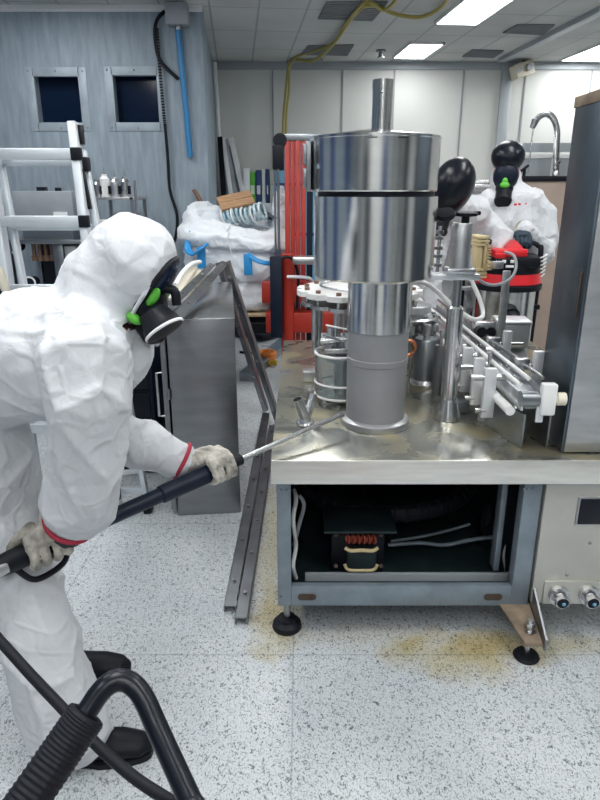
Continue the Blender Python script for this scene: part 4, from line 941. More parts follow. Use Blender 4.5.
# inner telescoping section just behind
bk = V((.028, .05, 0)); lb = atz(149, 512, 0); hb_ = at(83, 150, 3.02)
stile(hb_, lb+V((0, 0, .005)), .045, .025); stile(hb_+wv, lb+wv*1.1+V((0, 0, .005)), .045, .025)
part('spreader', G().beam(lf.lerp(lt, .13), lb.lerp(hb_, .13), .03, .02, b=.003), 'ladder_alu', t)
for k, py in enumerate((154, 221, 288, 355, 420, 480)):
    z = at(75, py, 2.92).z; u = (lt.z-z)/(lt.z-lf.z); p = lt.lerp(lf, u)
    part('rung', G().beam(p+V((.012, -.012, 0)), p+wv+V((-.012, -.012, 0)), .03, .046, up=V((0, 1, 0)) if False else V((0, 0, 1)), b=.004), 'ladder_alu', t)
    part('end_cap', G().box(p+V((.008, -.028, 0)), (.045, .03, .052), b=.004), 'black', t); part('end_cap', G().box(p+wv+V((-.008, -.028, 0)), (.045, .03, .052), b=.004), 'black', t)
    u2 = max(0, (hb_.z-z+.03)/(hb_.z-lb.z)); p2 = hb_.lerp(lb, u2)
    part('rung', G().beam(p2, p2+wv*1.02, .028, .03, b=.004), 'ladder_alu', t)
part('hinge', G().box(lt+V((.022, .02, -.05)), (.018, .05, .08), b=.006), 'black', t); part('hinge', G().box(lt+V((.03, .02, -.17)), (.03, .06, .06), b=.008), 'black', t)
part('hinge', G().box(lt+wv+V((.0, .02, -.04)), (.03, .06, .11), b=.006), 'black', t)
part('lock_lever', G().beam(lt+V((.02, -.01, -.19)), lt+V((.035, -.01, -.36)), .03, .02, b=.004), 'black', t)
dl = (lb-hb_).normalized()
part('rubber_foot', G().beam(lb-dl*.075, lb-dl*.002, .04, .06, up=V((0, 1, 0)), b=.005), 'black', t); part('rubber_foot', G().beam(lf-(lf-lt).normalized()*.05, lf, .036, .058, up=V((0, 1, 0)), b=.005), 'black', t)
part('rubber_foot', G().beam(lb+wv*1.1-dl*.075, lb+wv*1.1-dl*.002, .04, .06, up=V((0, 1, 0)), b=.005), 'black', t)
# ------------------------------------------------------------------ equipment rack against the grey wall
RY = 5.0
def R(px, py, y=RY): return at(px, py, y)
rx0, rx1 = R(4, 240).x, R(92, 240).x; sh = [R(50, 290).z, R(50, 240).z, R(50, 217).z]
t = thing('equipment_rack', 'dark metal rack behind the ladder against the grey wall', 'rack', ((rx0+rx1)/2, 5.3, 0))
for x in (rx0, rx1-.04):
    for y in (RY, 5.55): part('upright', G().bb(x, x+.04, y, y+.04, 0, sh[1]), 'steel_dark', t)
for z in (.2, .6, sh[0]-.1, sh[1]): part('shelf', G().bb(rx0, rx1, RY, 5.6, z-.03, z, b=.002), 'steel_dark', t)
part('back_panel', G().bb(rx0, rx1, 5.58, 5.6, .2, sh[1]-.03), 'dark_inside', t)
# grey console on the rack top
a, b = R(12, 191, 5.1), R(74, 216, 5.1)
t = thing('control_console', 'flat grey console box on the rack behind the ladder', 'console', ((a.x+b.x)/2, 5.3, sh[1]))
part('housing', G().bb(a.x, b.x, 5.1, 5.5, b.z-.01, a.z, b=.008), 'board_gray', t); part('base', G().bb(a.x+.03, b.x-.03, 5.12, 5.5, sh[1]+.001, b.z-.01), 'steel_dark', t)
part('slot', G().bb(a.x+.3, b.x-.05, 5.09, 5.1, b.z+.0, b.z+.03), 'white', t); part('top_knob', G().bb(a.x+.15, a.x+.22, 5.2, 5.25, a.z, a.z+.03).cyl((a.x+.32, 5.2, a.z), (a.x+.32, 5.2, a.z+.025), .025), 'black', t)
# dark machine box in the rack with items
zb = sh[0]-.1
t = thing('power_unit', 'small grey power unit with a green label on the rack shelf', 'device', (R(66, 265).x, 5.1, zb))
a, b = R(52, 246, 5.05), R(78, 267, 5.05)
part('case', G().bb((a.x+b.x)/2-.0, b.x, 5.05, 5.3, zb+.001, a.z, b=.006), 'motor_gray', t)
part('label', G().bb((a.x+b.x)/2+.03, b.x-.03, 5.045, 5.05, zb+.10, zb+.14), 'green', t)
solo('grey_case', G().bb(a.x, (a.x+b.x)/2-.01, 5.05, 5.3, zb+.001, a.z+.02, b=.006), 'steel_dark', 'dark grey case left of the power unit with a green label', 'case')
for k, (px, py, l) in enumerate(((14, 247, 'upper white ring-edged spool at the left of the rack'), (29, 283, 'lower white ring-edged spool at the left of the rack'))):
    c = R(px, py, 5.03)
    t = thing('spool', l, 'spool', c, 'spools in the rack'); part('ring', G().torus(c, .045, .008, axis=V((.2, -1, .1)), n=28), 'white_plastic', t); part('core', G().cyl(c+V((0, .0, 0)), c+V((0, .12, 0)), .04), 'navy', t)
for k in range(6):
    c = R(33+k*6, 244, 5.12); solo('hanging_tool', G().cyl(c, c+V((0, 0, -.09)), .015, n=10).cyl(c+V((0, 0, -.09)), c+V((0, 0, -.13)), .024, n=10), 'brown', 'dark reddish tool hanging in a row under the rack top', 'tool', 'tools hanging in the rack')
# small stand with cylinders right of the ladder
sx0, sx1 = R(93, 200).x, R(133, 200).x; zz_ = [R(110, 250).z, R(110, 231).z, R(110, 197).z]
t = thing('side_rack', 'narrow metal rack with canisters between ladder and grey wall cable', 'rack', ((sx0+sx1)/2, 5.3, 0))
for x in (sx0, sx1-.025):
    for y in (RY, 5.4): part('upright', G().bb(x, x+.025, y, y+.025, 0, zz_[2]), 'steel_dark', t)
for z in (.25, .7, zz_[1]-.02, zz_[2]): part('shelf', G().bb(sx0-.01, sx1+.01, RY, 5.43, z-.022, z, b=.002), 'steel_matte', t)
part('back_panel', G().bb(sx0, sx1, 5.42, 5.43, .25, zz_[1]-.04), 'dark_inside', t)
part('side_rod', G().cyl((sx1+.02, RY+.01, .3), (sx1+.02, RY+.01, zz_[2]+.12), .01, n=10), 'steel_dark', t)
for k, (px, mm, hh, l) in enumerate(((98, 'steel_dark', .11, 'dark canister, leftmost on the narrow rack top'), (106, 'white_plastic', .15, 'pale tall canister on the narrow rack, second from left'), (116, 'aluminium', .13, 'metal canister on the narrow rack, third from left'), (126, 'steel', .13, 'metal canister at the right end of the narrow rack'))):
    c = R(px, 196, 5.08); c.z = zz_[2]
    t = thing('canister', l, 'canister', c, 'canisters on the narrow rack')
    part('can', G().lathe([(.001, .001), (.034, .001), (.036, .006), (.036, hh-.02), (.02, hh), (.02, hh+.015), (.001, hh+.015)], c, n=24), mm, t)
    part('stem', G().cyl(c+V((0, 0, hh+.01)), c+V((0, 0, hh+.06)), .004, n=8), 'steel_dark', t); part('clip', G().bb(c.x+.03, c.x+.045, c.y-.03, c.y-.01, c.z+.02, c.z+.08), 'black', t)
c = R(103, 216, 5.1); c.z = zz_[1]-.02
solo('jar', G().lathe([(.001, .001), (.038, .001), (.038, .08), (.028, .10), (.001, .105)], c, n=24), 'white_plastic', 'white jar on the lower shelf of the narrow rack', 'jar')
solo('parts_tray', G().bb(sx0+.01, sx1-.02, RY-.03, 5.08, zz_[1]-.019, zz_[1]+.04, b=.008), 'steel', 'small metal tray at the front of the narrow rack shelf', 'tray')
solo('parts_box', G().bb(c.x+.06, sx1-.03, 5.14, 5.38, zz_[1]-.019, zz_[1]+.13, b=.004), 'steel_matte', 'grey box beside the white jar on the narrow rack', 'box')
# cream strip at far left edge by ladder
c = at(2, 283, 2.75); solo('cream_rag', G().chain([(c+V((0, 0, .06)), .012, .02, (1, 0, 0)), (c+V((.005, 0, 0)), .02, .025, (1, 0, 0)), (c+V((.018, 0, -.06)), .012, .02, (1, 0, 0))]), 'cream', 'cream rag hanging on the ladder at the left edge', 'rag')

# ------------------------------------------------------------------ right background: partition, counter, spray tap
PY_ = 5.4
pa, pb = at(463, 178, PY_), at(640, 178, PY_); zt = at(545, 176, PY_).z
t = thing('beige_partition', 'beige counter partition with a black edge behind the standing worker', 'partition', ((pa.x+pb.x)/2, PY_+.3, 0))
xl = at(521, 176, PY_).x
part('front', G().bb(xl, pb.x, PY_, PY_+.6, 0, zt-.04, b=.004), 'beige', t)
part('edge', G().bb(xl, pb.x, PY_-.02, PY_+.62, zt-.04, zt, b=.004), 'black', t)
t = thing('sink_counter', 'stainless sink counter on the wall between the two standing workers', 'sink', ((pa.x+xl)/2, PY_+.3, 0))
part('body', G().bb(pa.x, xl-.01, PY_+.1, PY_+.6, 0, zt-.14, b=.004), 'white_plastic', t)
part('basin', G().bb(pa.x, xl-.01, PY_+.05, PY_+.12, zt-.12, zt-.06, b=.008).bb(pa.x, xl-.01, PY_+.1, PY_+.6, zt-.138, zt-.12, b=.004).bb(pa.x, xl-.01, PY_+.52, PY_+.6, zt-.12, zt-.02, b=.004), 'steel', t)
# glass and steel splash guard on the partition
a, b = at(520, 143, PY_+.3), at(575, 172, PY_+.3)
t = thing('splash_guard', 'grey framed glass splash guard standing on the beige partition', 'screen', ((a.x+b.x)/2, PY_+.3, zt))
part('rail', G().prism([(a.x+.03, PY_+.3, a.z), (a.x+.0, PY_+.3, a.z-.07), (pb.x, PY_+.3, a.z-.07), (pb.x, PY_+.3, a.z)], (0, .04, 0)), 'trim_gray', t)
part('frame', G().bb(xl, pb.x, PY_+.3, PY_+.33, a.z-.12, a.z-.09).bb(at(552, 160, PY_+.3).x, at(555, 160, PY_+.3).x, PY_+.3, PY_+.33, zt+.001, a.z-.09), 'white_plastic', t)
part('pane', G().bb(xl+.01, at(552, 160, PY_+.3).x, PY_+.31, PY_+.32, zt+.001, a.z-.12), 'trim_gray', t)
part('pane', G().bb(at(555, 160, PY_+.3).x, pb.x, PY_+.31, PY_+.32, zt+.001, a.z-.12), 'trim_gray', t)
TY2 = PY_+.15
t = thing('spray_tap', 'tall chrome pre-rinse spray tap with spring standing on the partition', 'tap', (at(556, 172, TY2).x, TY2, zt))
pts = spline([at(556, 173, TY2), at(556.5, 150, TY2), at(557, 130, TY2), at(553, 118, TY2), at(546, 114, TY2), at(539, 117, TY2), at(534, 124, TY2)], 10)
part('tube', G().tube(pts, .014, n=10, smooth=False), 'steel', t)
g = G()
for k in range(2, len(pts)-4):
    d = (pts[k+1]-pts[k])
    for f in (0, .5): g.torus(pts[k]+d*f, .021, .005, axis=d, n=14, m=6)
part('spring', g, 'steel', t)
part('spray_head', G().cyl(pts[-1]+V((.01, 0, .03)), pts[-1]+V((-.01, 0, -.03)), .03, .022), 'steel_dark', t); part('lever', G().cyl(pts[-1]+V((-.005, -.01, -.03)), V((pts[-1].x-.01, TY2-.01, zt+.02)), .006, n=8), 'steel', t)
part('base', G().lathe([(.03, 0.001), (.03, .03), (.02, .05), (.02, .10), (.028, .11), (.014, .14)], (pts[0].x, TY2, zt), n=20), 'steel', t)
c = at(526, 175, PY_); solo('drain_tap', G().cyl((c.x, PY_+.05, zt+.001), (c.x, PY_+.05, zt+.05), .012).cyl((c.x-.04, PY_+.05, zt+.03), (c.x+.03, PY_+.05, zt+.085), .012), 'black', 'small black lever on the partition edge by the worker shoulder', 'tap')
# ------------------------------------------------------------------ wet vacuum cleaner
VY = 3.9
vx = at(508, 290, VY).x-.02
def vz(py): return at(510, py, VY-.18).z
t = thing('vacuum_cleaner', 'red and black wet vacuum with steel drum behind the conveyor', 'vacuum cleaner', (vx, VY, 0))
part('drum', G().lathe([(.14, .42), (.155, .44), (.155, vz(292)), (.001, vz(292))], (vx, VY, 0), n=48), 'steel_tank', t)
part('rim', G().lathe([(.150, vz(293)), (.180, vz(292)), (.182, vz(287)), (.165, vz(285)), (.001, vz(285))], (vx, VY, 0), n=48), 'black', t)
part('red_band', G().lathe([(.17, vz(286)), (.175, vz(285)), (.165, vz(275)), (.001, vz(275))], (vx, VY, 0), n=48), 'red_bright', t)
g = G().lathe([(.164, vz(275.5)), (.166, vz(274)), (.155, vz(262)), (.14, vz(257)), (.001, vz(256))], (vx, VY, 0), n=48).box((vx-.0, VY-.1, vz(263)), (.24, .12, .07), b=.02); part('motor_head', g, 'black', t)
part('red_cover', G().box((vx-.03, VY-.08, vz(254)), (.17, .12, .05), b=.012).prism([(vx-.06, VY-.11, vz(254)), (vx+.05, VY-.11, vz(254)), (vx+.03, VY-.10, vz(247)), (vx-.0, VY-.09, vz(241)), (vx-.04, VY-.10, vz(248))], (0, .07, 0)).box((vx-.09, VY-.15, vz(256)), (.05, .02, .03), b=.004), 'red_bright', t)
o = part('switch_panel', G().box((vx-.05, VY-.165, vz(263)), (.12, .02, .055), b=.004), 'black_gloss', t)
for k in (-.02, .02): part('switch', G().box((vx-.055+k, VY-.178, vz(261)), (.018, .008, .018), b=.002), 'white', o)
part('switch', G().box((vx-.045, VY-.178, vz(266)), (.04, .008, .014), b=.002), 'white', o)
part('grip', G().tube([(vx-.15, VY-.05, vz(258)), (vx-.13, VY-.02, vz(246)), (vx-.05, VY+.02, vz(244)), (vx+.02, VY+.05, vz(247))], .018), 'black', t)
hx = vx+.19
part('push_handle', G().tube([(vx+.06, VY+.12, vz(247)), (hx-.06, VY+.1, vz(246)), (hx-.01, VY+.08, vz(250)), (hx, VY+.06, vz(262)), (hx-.005, VY+.05, .6), (hx-.01, VY+.05, .12)], .014, n=10), 'black', t)
part('push_handle', G().tube([(vx-.21, VY+.06, vz(285)), (vx-.21, VY+.05, .6), (vx-.2, VY+.05, .12)], .014, n=10), 'black', t)
g = G()
for k in range(6): g.tube([(hx-.05, VY-.02, vz(262+k*4)), (hx-.02, VY-.04, vz(259+k*4)), (hx+.0, VY-.02, vz(257+k*4))], .005, n=6)
part('cord', g, 'white_plastic', t)
part('clamp', G().box((hx-.02, VY+.03, vz(313)), (.06, .05, .03), b=.005), 'black', t)
part('inlet', G().cyl((vx-.02, VY-.15, vz(311)), (vx-.02, VY-.2, vz(314)), .045).tube([(vx-.02, VY-.19, vz(313)), (vx-.015, VY-.24, vz(320)), (vx-.02, VY-.22, vz(345)), (vx-.05, VY-.2, .5)], .036), 'black', t)
part('chassis', G().bb(vx-.22, vx+.22, VY-.16, VY+.2, .12, .17, b=.01).bb(vx-.12, vx+.12, VY-.12, VY+.12, .17, .43), 'black', t)
for sx_ in (-.2, .2):
    for yy in (-.14, .16): part('wheel', G().cyl((vx+sx_-.02, VY+yy, .061), (vx+sx_+.02, VY+yy, .061), .06), 'rubber', t)
t.scale = (1.17, 1.17, 1)
hx = vx+.19*1.17
# yellow lance pole beside it
p, q = at(490, 245, 4.2), at(492, 224, 4.2); d = (q-p).normalized()
solo('yellow_pole', G().cyl(q, q-d*(q.z-.01)/d.z, .018, n=12), 'yellow', 'yellow pole standing between the workers behind the vacuum', 'pole')
# ------------------------------------------------------------------ foreground: pressure washer cart handle and hose
D = 1.0
def pd(px, py, dep):     # point at a distance along the view axis
    r = ray(px, py); return r*dep + V((0, 0, H))
t = thing('pressure_washer', 'black bent cart handle with corrugated grip in the foreground', 'pressure washer', (-.15, .42, 0))
hp = [pd(58, 752, .80), pd(84, 716, .82), pd(98, 695, .83), pd(109, 684, .835), pd(121, 680, .84), pd(133, 685, .84), pd(144, 699, .835), pd(158, 730, .82), pd(174, 765, .80), pd(190, 800, .78), pd(206, 835, .76)]
e1 = hp[-1]+(hp[-1]-hp[-2]).normalized()*.15+V((0, 0, -.1)); e2 = V((e1.x+.02, e1.y-.06, .30))
part('handle_tube', G().tube(hp+[e1, e2], .0145, n=16), 'black_gloss', t)
g0 = pd(18, 812, .76); ax = spline([pd(85, 717, .82), pd(57, 758, .80), pd(18, 815, .765)], 30)
part('grip', G().tube(ax, .0215, n=18, smooth=False), 'rubber', t)
g = G()
for k in range(0, len(ax)-1, 3): g.torus(ax[k], .0215, .0055, axis=ax[k+1]-ax[k], n=22, m=8)
part('grip_rib', g, 'rubber', t)
f1 = g0+V((-.0, -.04, -.3)); part('handle_tube', G().tube([ax[-1], g0+V((-.01, -.02, -.06)), f1, V((f1.x, f1.y-.05, .30))], .0175, n=14), 'black_gloss', t)
part('cart_body', G().bb(f1.x-.06, e2.x+.06, f1.y-.3, e2.y+.05, .12, .40, b=.03), 'red', t)
for x in (f1.x-.1, e2.x+.1): part('wheel', G().cyl((x-.025, f1.y-.1, .121), (x+.025, f1.y-.1, .121), .12), 'rubber', t)
hs = [pd(-30, 612, 1.2), pd(0, 641, 1.18), pd(30, 674, 1.15), pd(66, 712, 1.1), pd(100, 748, 1.06), pd(135, 778, 1.02), pd(172, 802, .98), pd(200, 818, .95)]
hs += [hs[-1]+V((.05, -.06, -.25)), V((hs[-1].x+.02, hs[-1].y-.2, .35)), V((f1.x+.1, f1.y+.0, .3))]
HOSE0 = hs[0]
# ------------------------------------------------------------------ the worker in front with the lance
def ux(a): return V(a)
Yv = (0, 1, 0); Xv = (1, 0, 0)
L0, L1_ = V((-.62, 1.43, .694)), V((.150, 2.105, .797)); ld = (L1_-L0).normalized()
def lp(t): return L0+(L1_-L0)*t
# lance
t = thing('spray_lance', 'long black and steel spray lance held in both gloved hands', 'lance', lp(.5))
part('insulated_tube', G().tube([lp(x) for x in (.03, .15, .3, .45)], .0215, n=18, smooth=False), 'navy', t)
part('front_sleeve', G().lathe([(.022, 0), (.026, .004), (.027, .02), (.0275, .20), (.024, .22), (.024, .25), (.018, .26)], lp(.285), axis=ld, n=24), 'navy', t)
part('front_collar', G().lathe([(.010, 0), (.018, .004), (.018, .03), (.010, .036)], lp(.535), axis=ld, n=20), 'black', t)
part('steel_tube', G().cyl(lp(.50), lp(1), .0085, n=14), 'steel', t)
part('nozzle', G().cyl(lp(.985), lp(1.0), .011, n=12), 'steel_dark', t)
part('gun_body', G().chain([(lp(.04), .022, .024, (0, 0, 1)), (lp(-.03), .026, .026, (0, 0, 1)), (lp(-.12), .03, .026, (0, 0, 1)), (lp(-.17), .026, .024, (0, 0, 1))]), 'black', t)
part('coupling', G().lathe([(.018, 0), (.026, .003), (.026, .04), (.018, .044)], lp(-.13), axis=-ld, n=24), 'steel_matte', t)
part('trigger_guard', G().tube([lp(.02)+V((0, 0, -.02)), lp(.0)+V((0, 0, -.07)), lp(-.07)+V((0, 0, -.08)), lp(-.11)+V((0, 0, -.03))], .008, n=8), 'black', t)
solo('pressure_hose', G().tube([lp(-.19), lp(-.28)+V((0, -.01, -.015)), V((-.915, 1.15, .63)), V((-.905, 1.05, .66)), V((-.83, .985, .72)), V((-.74, .985, .765))]+hs, .0098, n=12), 'rubber', 'black pressure hose running from the lance down past the trouser leg', 'hose')

hc = at(134, 268, 1.49); Fd = V((.80, -.06, -.60)).normalized(); Rt = Fd.cross(V((.6, 0, .8))).normalized(); Ud = Rt.cross(Fd).normalized()   # face direction
def body_forms(k, suit=True):
    """limb and trunk forms; k scales the girth"""
    g = G()
    tor = [((-.98, 1.52, .96), .165, .14), ((-.92, 1.52, 1.04), .185, .16), ((-.80, 1.51, 1.12), .175, .155), ((-.66, 1.50, 1.165), .18, .155), ((-.56, 1.49, 1.18), .20, .165), ((-.485, 1.47, 1.20), .165, .14)]
    g.chain([(p, a*k, b*k, Yv) for p, a, b in tor])
    g.chain([((-.47, 1.48, 1.22), .09*k, .09*k, Yv), (hc-Fd*.045-Ud*.06, .08*k, .085*k, Yv)])
    # near arm, far arm
    g.chain([((-.50, 1.40, 1.21), .12*k, .12*k, Yv), ((-.465, 1.32, 1.195), .10*k, .105*k, Xv), ((-.465, 1.315, 1.12), .092*k, .10*k, Xv), ((-.48, 1.335, 1.02), .084*k, .088*k, Xv), ((-.505, 1.355, .92), .086*k, .084*k, Xv), ((-.545, 1.385, .82), .088*k, .085*k, Xv), ((-.575, 1.41, .765), .066*k, .062*k, Xv)])
    g.chain([((-.55, 1.56, 1.18), .11*k, .11*k, Yv), ((-.545, 1.65, 1.14), .095*k, .095*k, Xv), ((-.55, 1.69, 1.05), .085*k, .088*k, Xv), ((-.56, 1.70, .93), .080*k, .080*k, Xv), ((-.53, 1.71, .872), .076*k, .075*k, Xv), ((-.43, 1.725, .825), .072*k, .070*k, (0, .3, 1)), ((-.362, 1.735, .785), .054*k, .050*k, (0, .3, 1))])
    # near leg, far leg
    g.chain([((-.93, 1.47, 1.02), .15*k, .15*k, Xv), ((-.845, 1.50, .92), .15*k, .125*k, Xv), ((-.815, 1.505, .74), .135*k, .11*k, Xv), ((-.765, 1.45, .55), .112*k, .10*k, Xv), ((-.715, 1.41, .40), .105*k, .095*k, Xv), ((-.68, 1.395, .25), .106*k, .095*k, Xv), ((-.652, 1.395, .11), .112*k, .098*k, Xv), ((-.645, 1.395, .075), .108*k, .094*k, Xv)])
    g.chain([((-.93, 1.60, 1.0), .145*k, .14*k, Xv), ((-.92, 1.66, .85), .125*k, .12*k, Xv), ((-.88, 1.66, .60), .11*k, .105*k, Xv), ((-.85, 1.69, .40), .10*k, .10*k, Xv), ((-.82, 1.71, .12), .10*k, .10*k, Xv), ((-.815, 1.71, .08), .095*k, .095*k, Xv)])
    return g
def head_forms(g, c, Fd, Ud, s=1.0):
    Rt = Fd.cross(Ud).normalized(); M = Matrix((Rt, Fd, Ud)).transposed()
    g.sph(c+Ud*.02*s, 1, (.075*s, .095*s, .105*s), rot=M); g.sph(c+Fd*.025*s-Ud*.055*s, 1, (.056*s, .07*s, .065*s), rot=M)
    g.sph(c+Fd*.098*s-Ud*.015*s, 1, (.015*s, .022*s, .028*s), rot=M); g.sph(c+Fd*.088*s-Ud*.055*s, 1, (.026*s, .012*s, .012*s), rot=M)
    for q in (-1, 1):
        g.sph(c+Rt*.074*s*q-Fd*.005*s, 1, (.012*s, .02*s, .032*s), rot=M); g.sph(c+Rt*.032*s*q+Fd*.078*s+Ud*.015*s, 1, (.016*s, .014*s, .011*s), rot=M)
    return g
g = body_forms(.72); head_forms(g, hc-Fd*.03-Ud*.02, Fd, Ud, .84)
man = fused('person', fuse(g, .012, 3), 'skin')
man['label'] = 'person in white hooded coverall bending forward with a spray lance'; man['category'] = 'person'
# coverall with hood
g = body_forms(1.0); Mh = Matrix((Rt, Fd, Ud)).transposed()
g.sph(hc-Fd*.012+Ud*.006, 1, (.098, .108, .108), rot=Mh); g.sph(hc-Fd*.02-Ud*.05, 1, (.092, .098, .095), rot=Mh); g.chain([((-.56, 1.48, 1.18), .15, .12, Yv), ((-.50, 1.48, 1.215), .12, .11, Yv), (hc-Fd*.045-Ud*.055, .09, .095, Yv), (hc-Fd*.02-Ud*.01, .095, .10, Yv)])
f0, f1_ = folds(.014, 5.2, 1., (1.25, 1, .75)), folds(.0035, 13, 4.)
def elastic(p):           # how loosely the fabric hangs
    k = 1.0
    if (p-hc).length < .16: k = .6
    return k
def dsp(p, n): return (f0(p, n)+f1_(p, n))*elastic(p)
def cutface(p):
    q = p-hc; return q.dot(Fd) > .064 and q.length < .15 and abs(q.dot(Rt)) < .105 and q.dot(Ud) > -.112
suit = fused('coverall', fuse(g, .0068, 8, dsp, cutface), 'coverall', man)
Rh = [hc+Fd*.064+Rt*.071*math.cos(a)+Ud*(-.017+.094*math.sin(a)) for a in [2*math.pi*i/24 for i in range(25)]]
part('hood_edge', G().tube(Rh, .005, n=8, smooth=False), 'coverall', suit)
# seams: waist band and zip flap are folds of the fabric
part('waist_seam', G().tube([V((-.78, 1.51, 1.12))+V((.02*math.cos(a), .183*math.cos(a), .163*math.sin(a))) for a in [2*math.pi*i/30 for i in range(31)]], .006, n=8), 'coverall', suit)
for (c, d, r) in ((V((-.578, 1.412, .760)), V((-.45, .35, -.83)), .064), (V((-.355, 1.737, .781)), V((.84, .12, -.5)), .0535)):
    part('red_cuff', G().torus(c, r, .006, axis=d, n=28), 'cuff_red', suit)
# respirator
mr = thing('respirator', '', 'x', hc); del mr['label']; del mr['category']; mr.parent = man; 
mo = mr
def rp(r_, f, u): return hc+Rt*r_+Fd*f+Ud*u
Mr = Mh
part('visor', G().sph(rp(0, .046, .012), 1, (.068, .046, .076), rot=Mr), 'glass_dark', man)
vis = [o for o in man.children if o.name.startswith('visor')][0]
part('visor_frame', G().tube([rp(.066*math.cos(a), .066, .004+.072*math.sin(a)) for a in [2*math.pi*i/28 for i in range(29)]], .008, n=8, smooth=False), 'black', man)
rf = part('respirator', G().chain([(rp(0, .05, -.03), .062, .05, Rt), (rp(0, .08, -.06), .055, .045, Rt), (rp(0, .105, -.085), .045, .04, Rt), (rp(0, .12, -.10), .036, .034, Rt)]), 'black', man)
for (q, w_, u_, r3) in ((.052, .080, -.015, (.012, .013, .024)), (-.052, .080, -.015, (.012, .013, .024)), (.052, .072, -.083, (.014, .020, .012))): part('green_body', G().sph(rp(q, w_, u_), 1, r3, rot=Mr), 'green', rf)
# large round filter, rim facing the camera side
fc = at(163, 328, 1.43); fa = V((.55, -.28, -.80)).normalized()
part('filter_canister', G().lathe([(.025, -.05), (.036, -.042), (.040, -.02), (.045, -.012), (.047, 0), (.047, .010), (.03, .014), (.001, .014)], fc, axis=fa, n=40), 'black', rf)
part('filter_rim', G().torus(fc+fa*.006,   .0465, .004, axis=fa, n=40), 'white', rf)
part('filter_neck', G().cyl(fc-fa*.055, rp(0, .10, -.06), .034), 'black', rf)
bc_ = at(171, 293, 1.46); part('breathing_valve', G().tube([rp(.02, .085, -.0), bc_+V((-.015, 0, .01)), bc_+V((.008, 0, .004)), bc_+V((.012, -.003, -.028))], .011, n=12), 'black', rf)
bpy.data.objects.remove(mr)

# gloves: palm, four fingers of different length and a thumb closed round the lance
def glove(wr, wdir, c, d, nrm, up, mm, cuff_r, rev=1, s=1.0, fr=.0098):
    """wr wrist point, c grip centre on the lance, d along the lance, nrm towards the finger side, up over the back of the hand"""
    g = G(); R_ = .024
    kn = c+up*(R_+.024*s)                                             # knuckle row above the lance
    g.chain([(wr-wdir*.03, cuff_r*.9, cuff_r*.8, d), (wr+wdir*.02, cuff_r*.8, cuff_r*.68, d), (kn-nrm*.035*s-d*.012*rev-up*.004, .040*s, .020*s, d), (kn+nrm*.004, .044*s, .018*s, d), (kn+nrm*.018-up*.006, .043*s, .016*s, d)])
    for i, (off, ln) in enumerate(((.034, .95), (.0115, 1.05), (-.0115, 1.0), (-.034, .82))):
        b = c+d*off*s*rev; e = R_+fr*s*.8
        path = [b+up*(e+.010)-nrm*.005, b+up*(e+.002)+nrm*(e*.62), b+nrm*(e+.010*ln)+up*.006, b+nrm*(e*.82)-up*(e*.62*ln), b+nrm*(e*.25)-up*(e*1.0*ln), b-nrm*.010*ln-up*(e*.92)]
        ps = spline(path, 4)
        g.chain([(p, fr*s*(1-.22*j/len(ps)), fr*s*(1-.22*j/len(ps)), d) for j, p in enumerate(ps)], n=12)
        for kk in (4, 10): g.sph(ps[kk], fr*1.12*s)
    tb = c+d*.05*s*rev
    ps = spline([kn-nrm*.035+d*.020*rev, tb-nrm*(R_+.012)+up*.012+d*.006*rev, tb+d*.014*rev-nrm*(R_+.008)-up*.014, tb+d*.018*rev-nrm*.012-up*(R_+.010)], 5)
    g.chain([(p, fr*1.15*s*(1-.2*j/len(ps)), fr*1.15*s*(1-.2*j/len(ps)), d) for j, p in enumerate(ps)], n=12)
    return fuse(g, .0030, 2, folds(.0018, 45, 3))
nrm = V((ld.y, -ld.x, 0)).normalized(); upv = nrm.cross(ld).normalized()
if upv.z < 0: upv = -upv
wr = V((-.352, 1.737, .778)); c = lp(.482)
glv = fused('glove', glove(wr, (c+upv*.04-wr).normalized(), c, ld, (nrm*.92+V((0, 0, -.25))).normalized(), (upv*.95+nrm*.25).normalized(), 'glove_leather', .046), 'glove_leather', man)
wr2 = V((-.585, 1.418, .748)); c2 = lp(-.035)
gl2 = fused('glove', glove(wr2, (c2+upv*.03-wr2).normalized(), c2, ld, (nrm*.85-V((0, 0, .3))).normalized(), (upv*.9+nrm*.35).normalized(), 'glove_leather', .052, rev=-1, s=1.25, fr=.0100), 'glove_leather', man)
part('glove_cuff', G().chain([(V((-.570, 1.408, .772)), .056, .054, Xv), (V((-.588, 1.420, .742)), .058, .056, Xv), (V((-.604, 1.430, .72)), .052, .05, Xv)]), 'glove_black', gl2)
g = G()
for off in (-.03, .0, .03): pass
# shoes
def shoe(heel, toe, label=None):
    d = (toe-heel); L = d.length; f = d.normalized(); s = V((-f.y, f.x, 0)); g = G()
    st = [(heel+V((0, 0, .045)), .036, .040), (heel+f*L*.2+V((0, 0, .05)), .040, .046), (heel+f*L*.45+V((0, 0, .046)), .044, .042), (heel+f*L*.72+V((0, 0, .04)), .050, .034), (heel+f*L*.93+V((0, 0, .032)), .042, .026), (heel+f*L+V((0, 0, .028)), .024, .018)]
    g.chain(st and [(p, a, b, s) for p, a, b in st]); g.chain([(heel+f*.05+V((0, 0, .05)), .05, .042, f), (heel+f*.05+V((0, 0, .14)), .05, .042, f)])
    return fuse(g, .006, 4), f, s, L
for (hp_, tp_) in ((V((-.70, 1.395, 0)), atz(150, 752, 0)), (V((-.84, 1.71, 0)), atz(128, 672, 0))):
    me, f, s, L = shoe(hp_, tp_); sh_ = fused('shoe', me, 'black', man)
    poly = []
    for q in range(28):
        a = 2*math.pi*q/28; poly.append(hp_+f*(L*.5+L*.54*math.cos(a))+s*(.052*math.copysign(abs(math.sin(a))**.6, math.sin(a)))*(1.0 if math.cos(a) > -.2 else .86))
    part('sole', G().prism([p+V((0, 0, .001)) for p in poly], (0, 0, .018)), 'rubber', sh_)

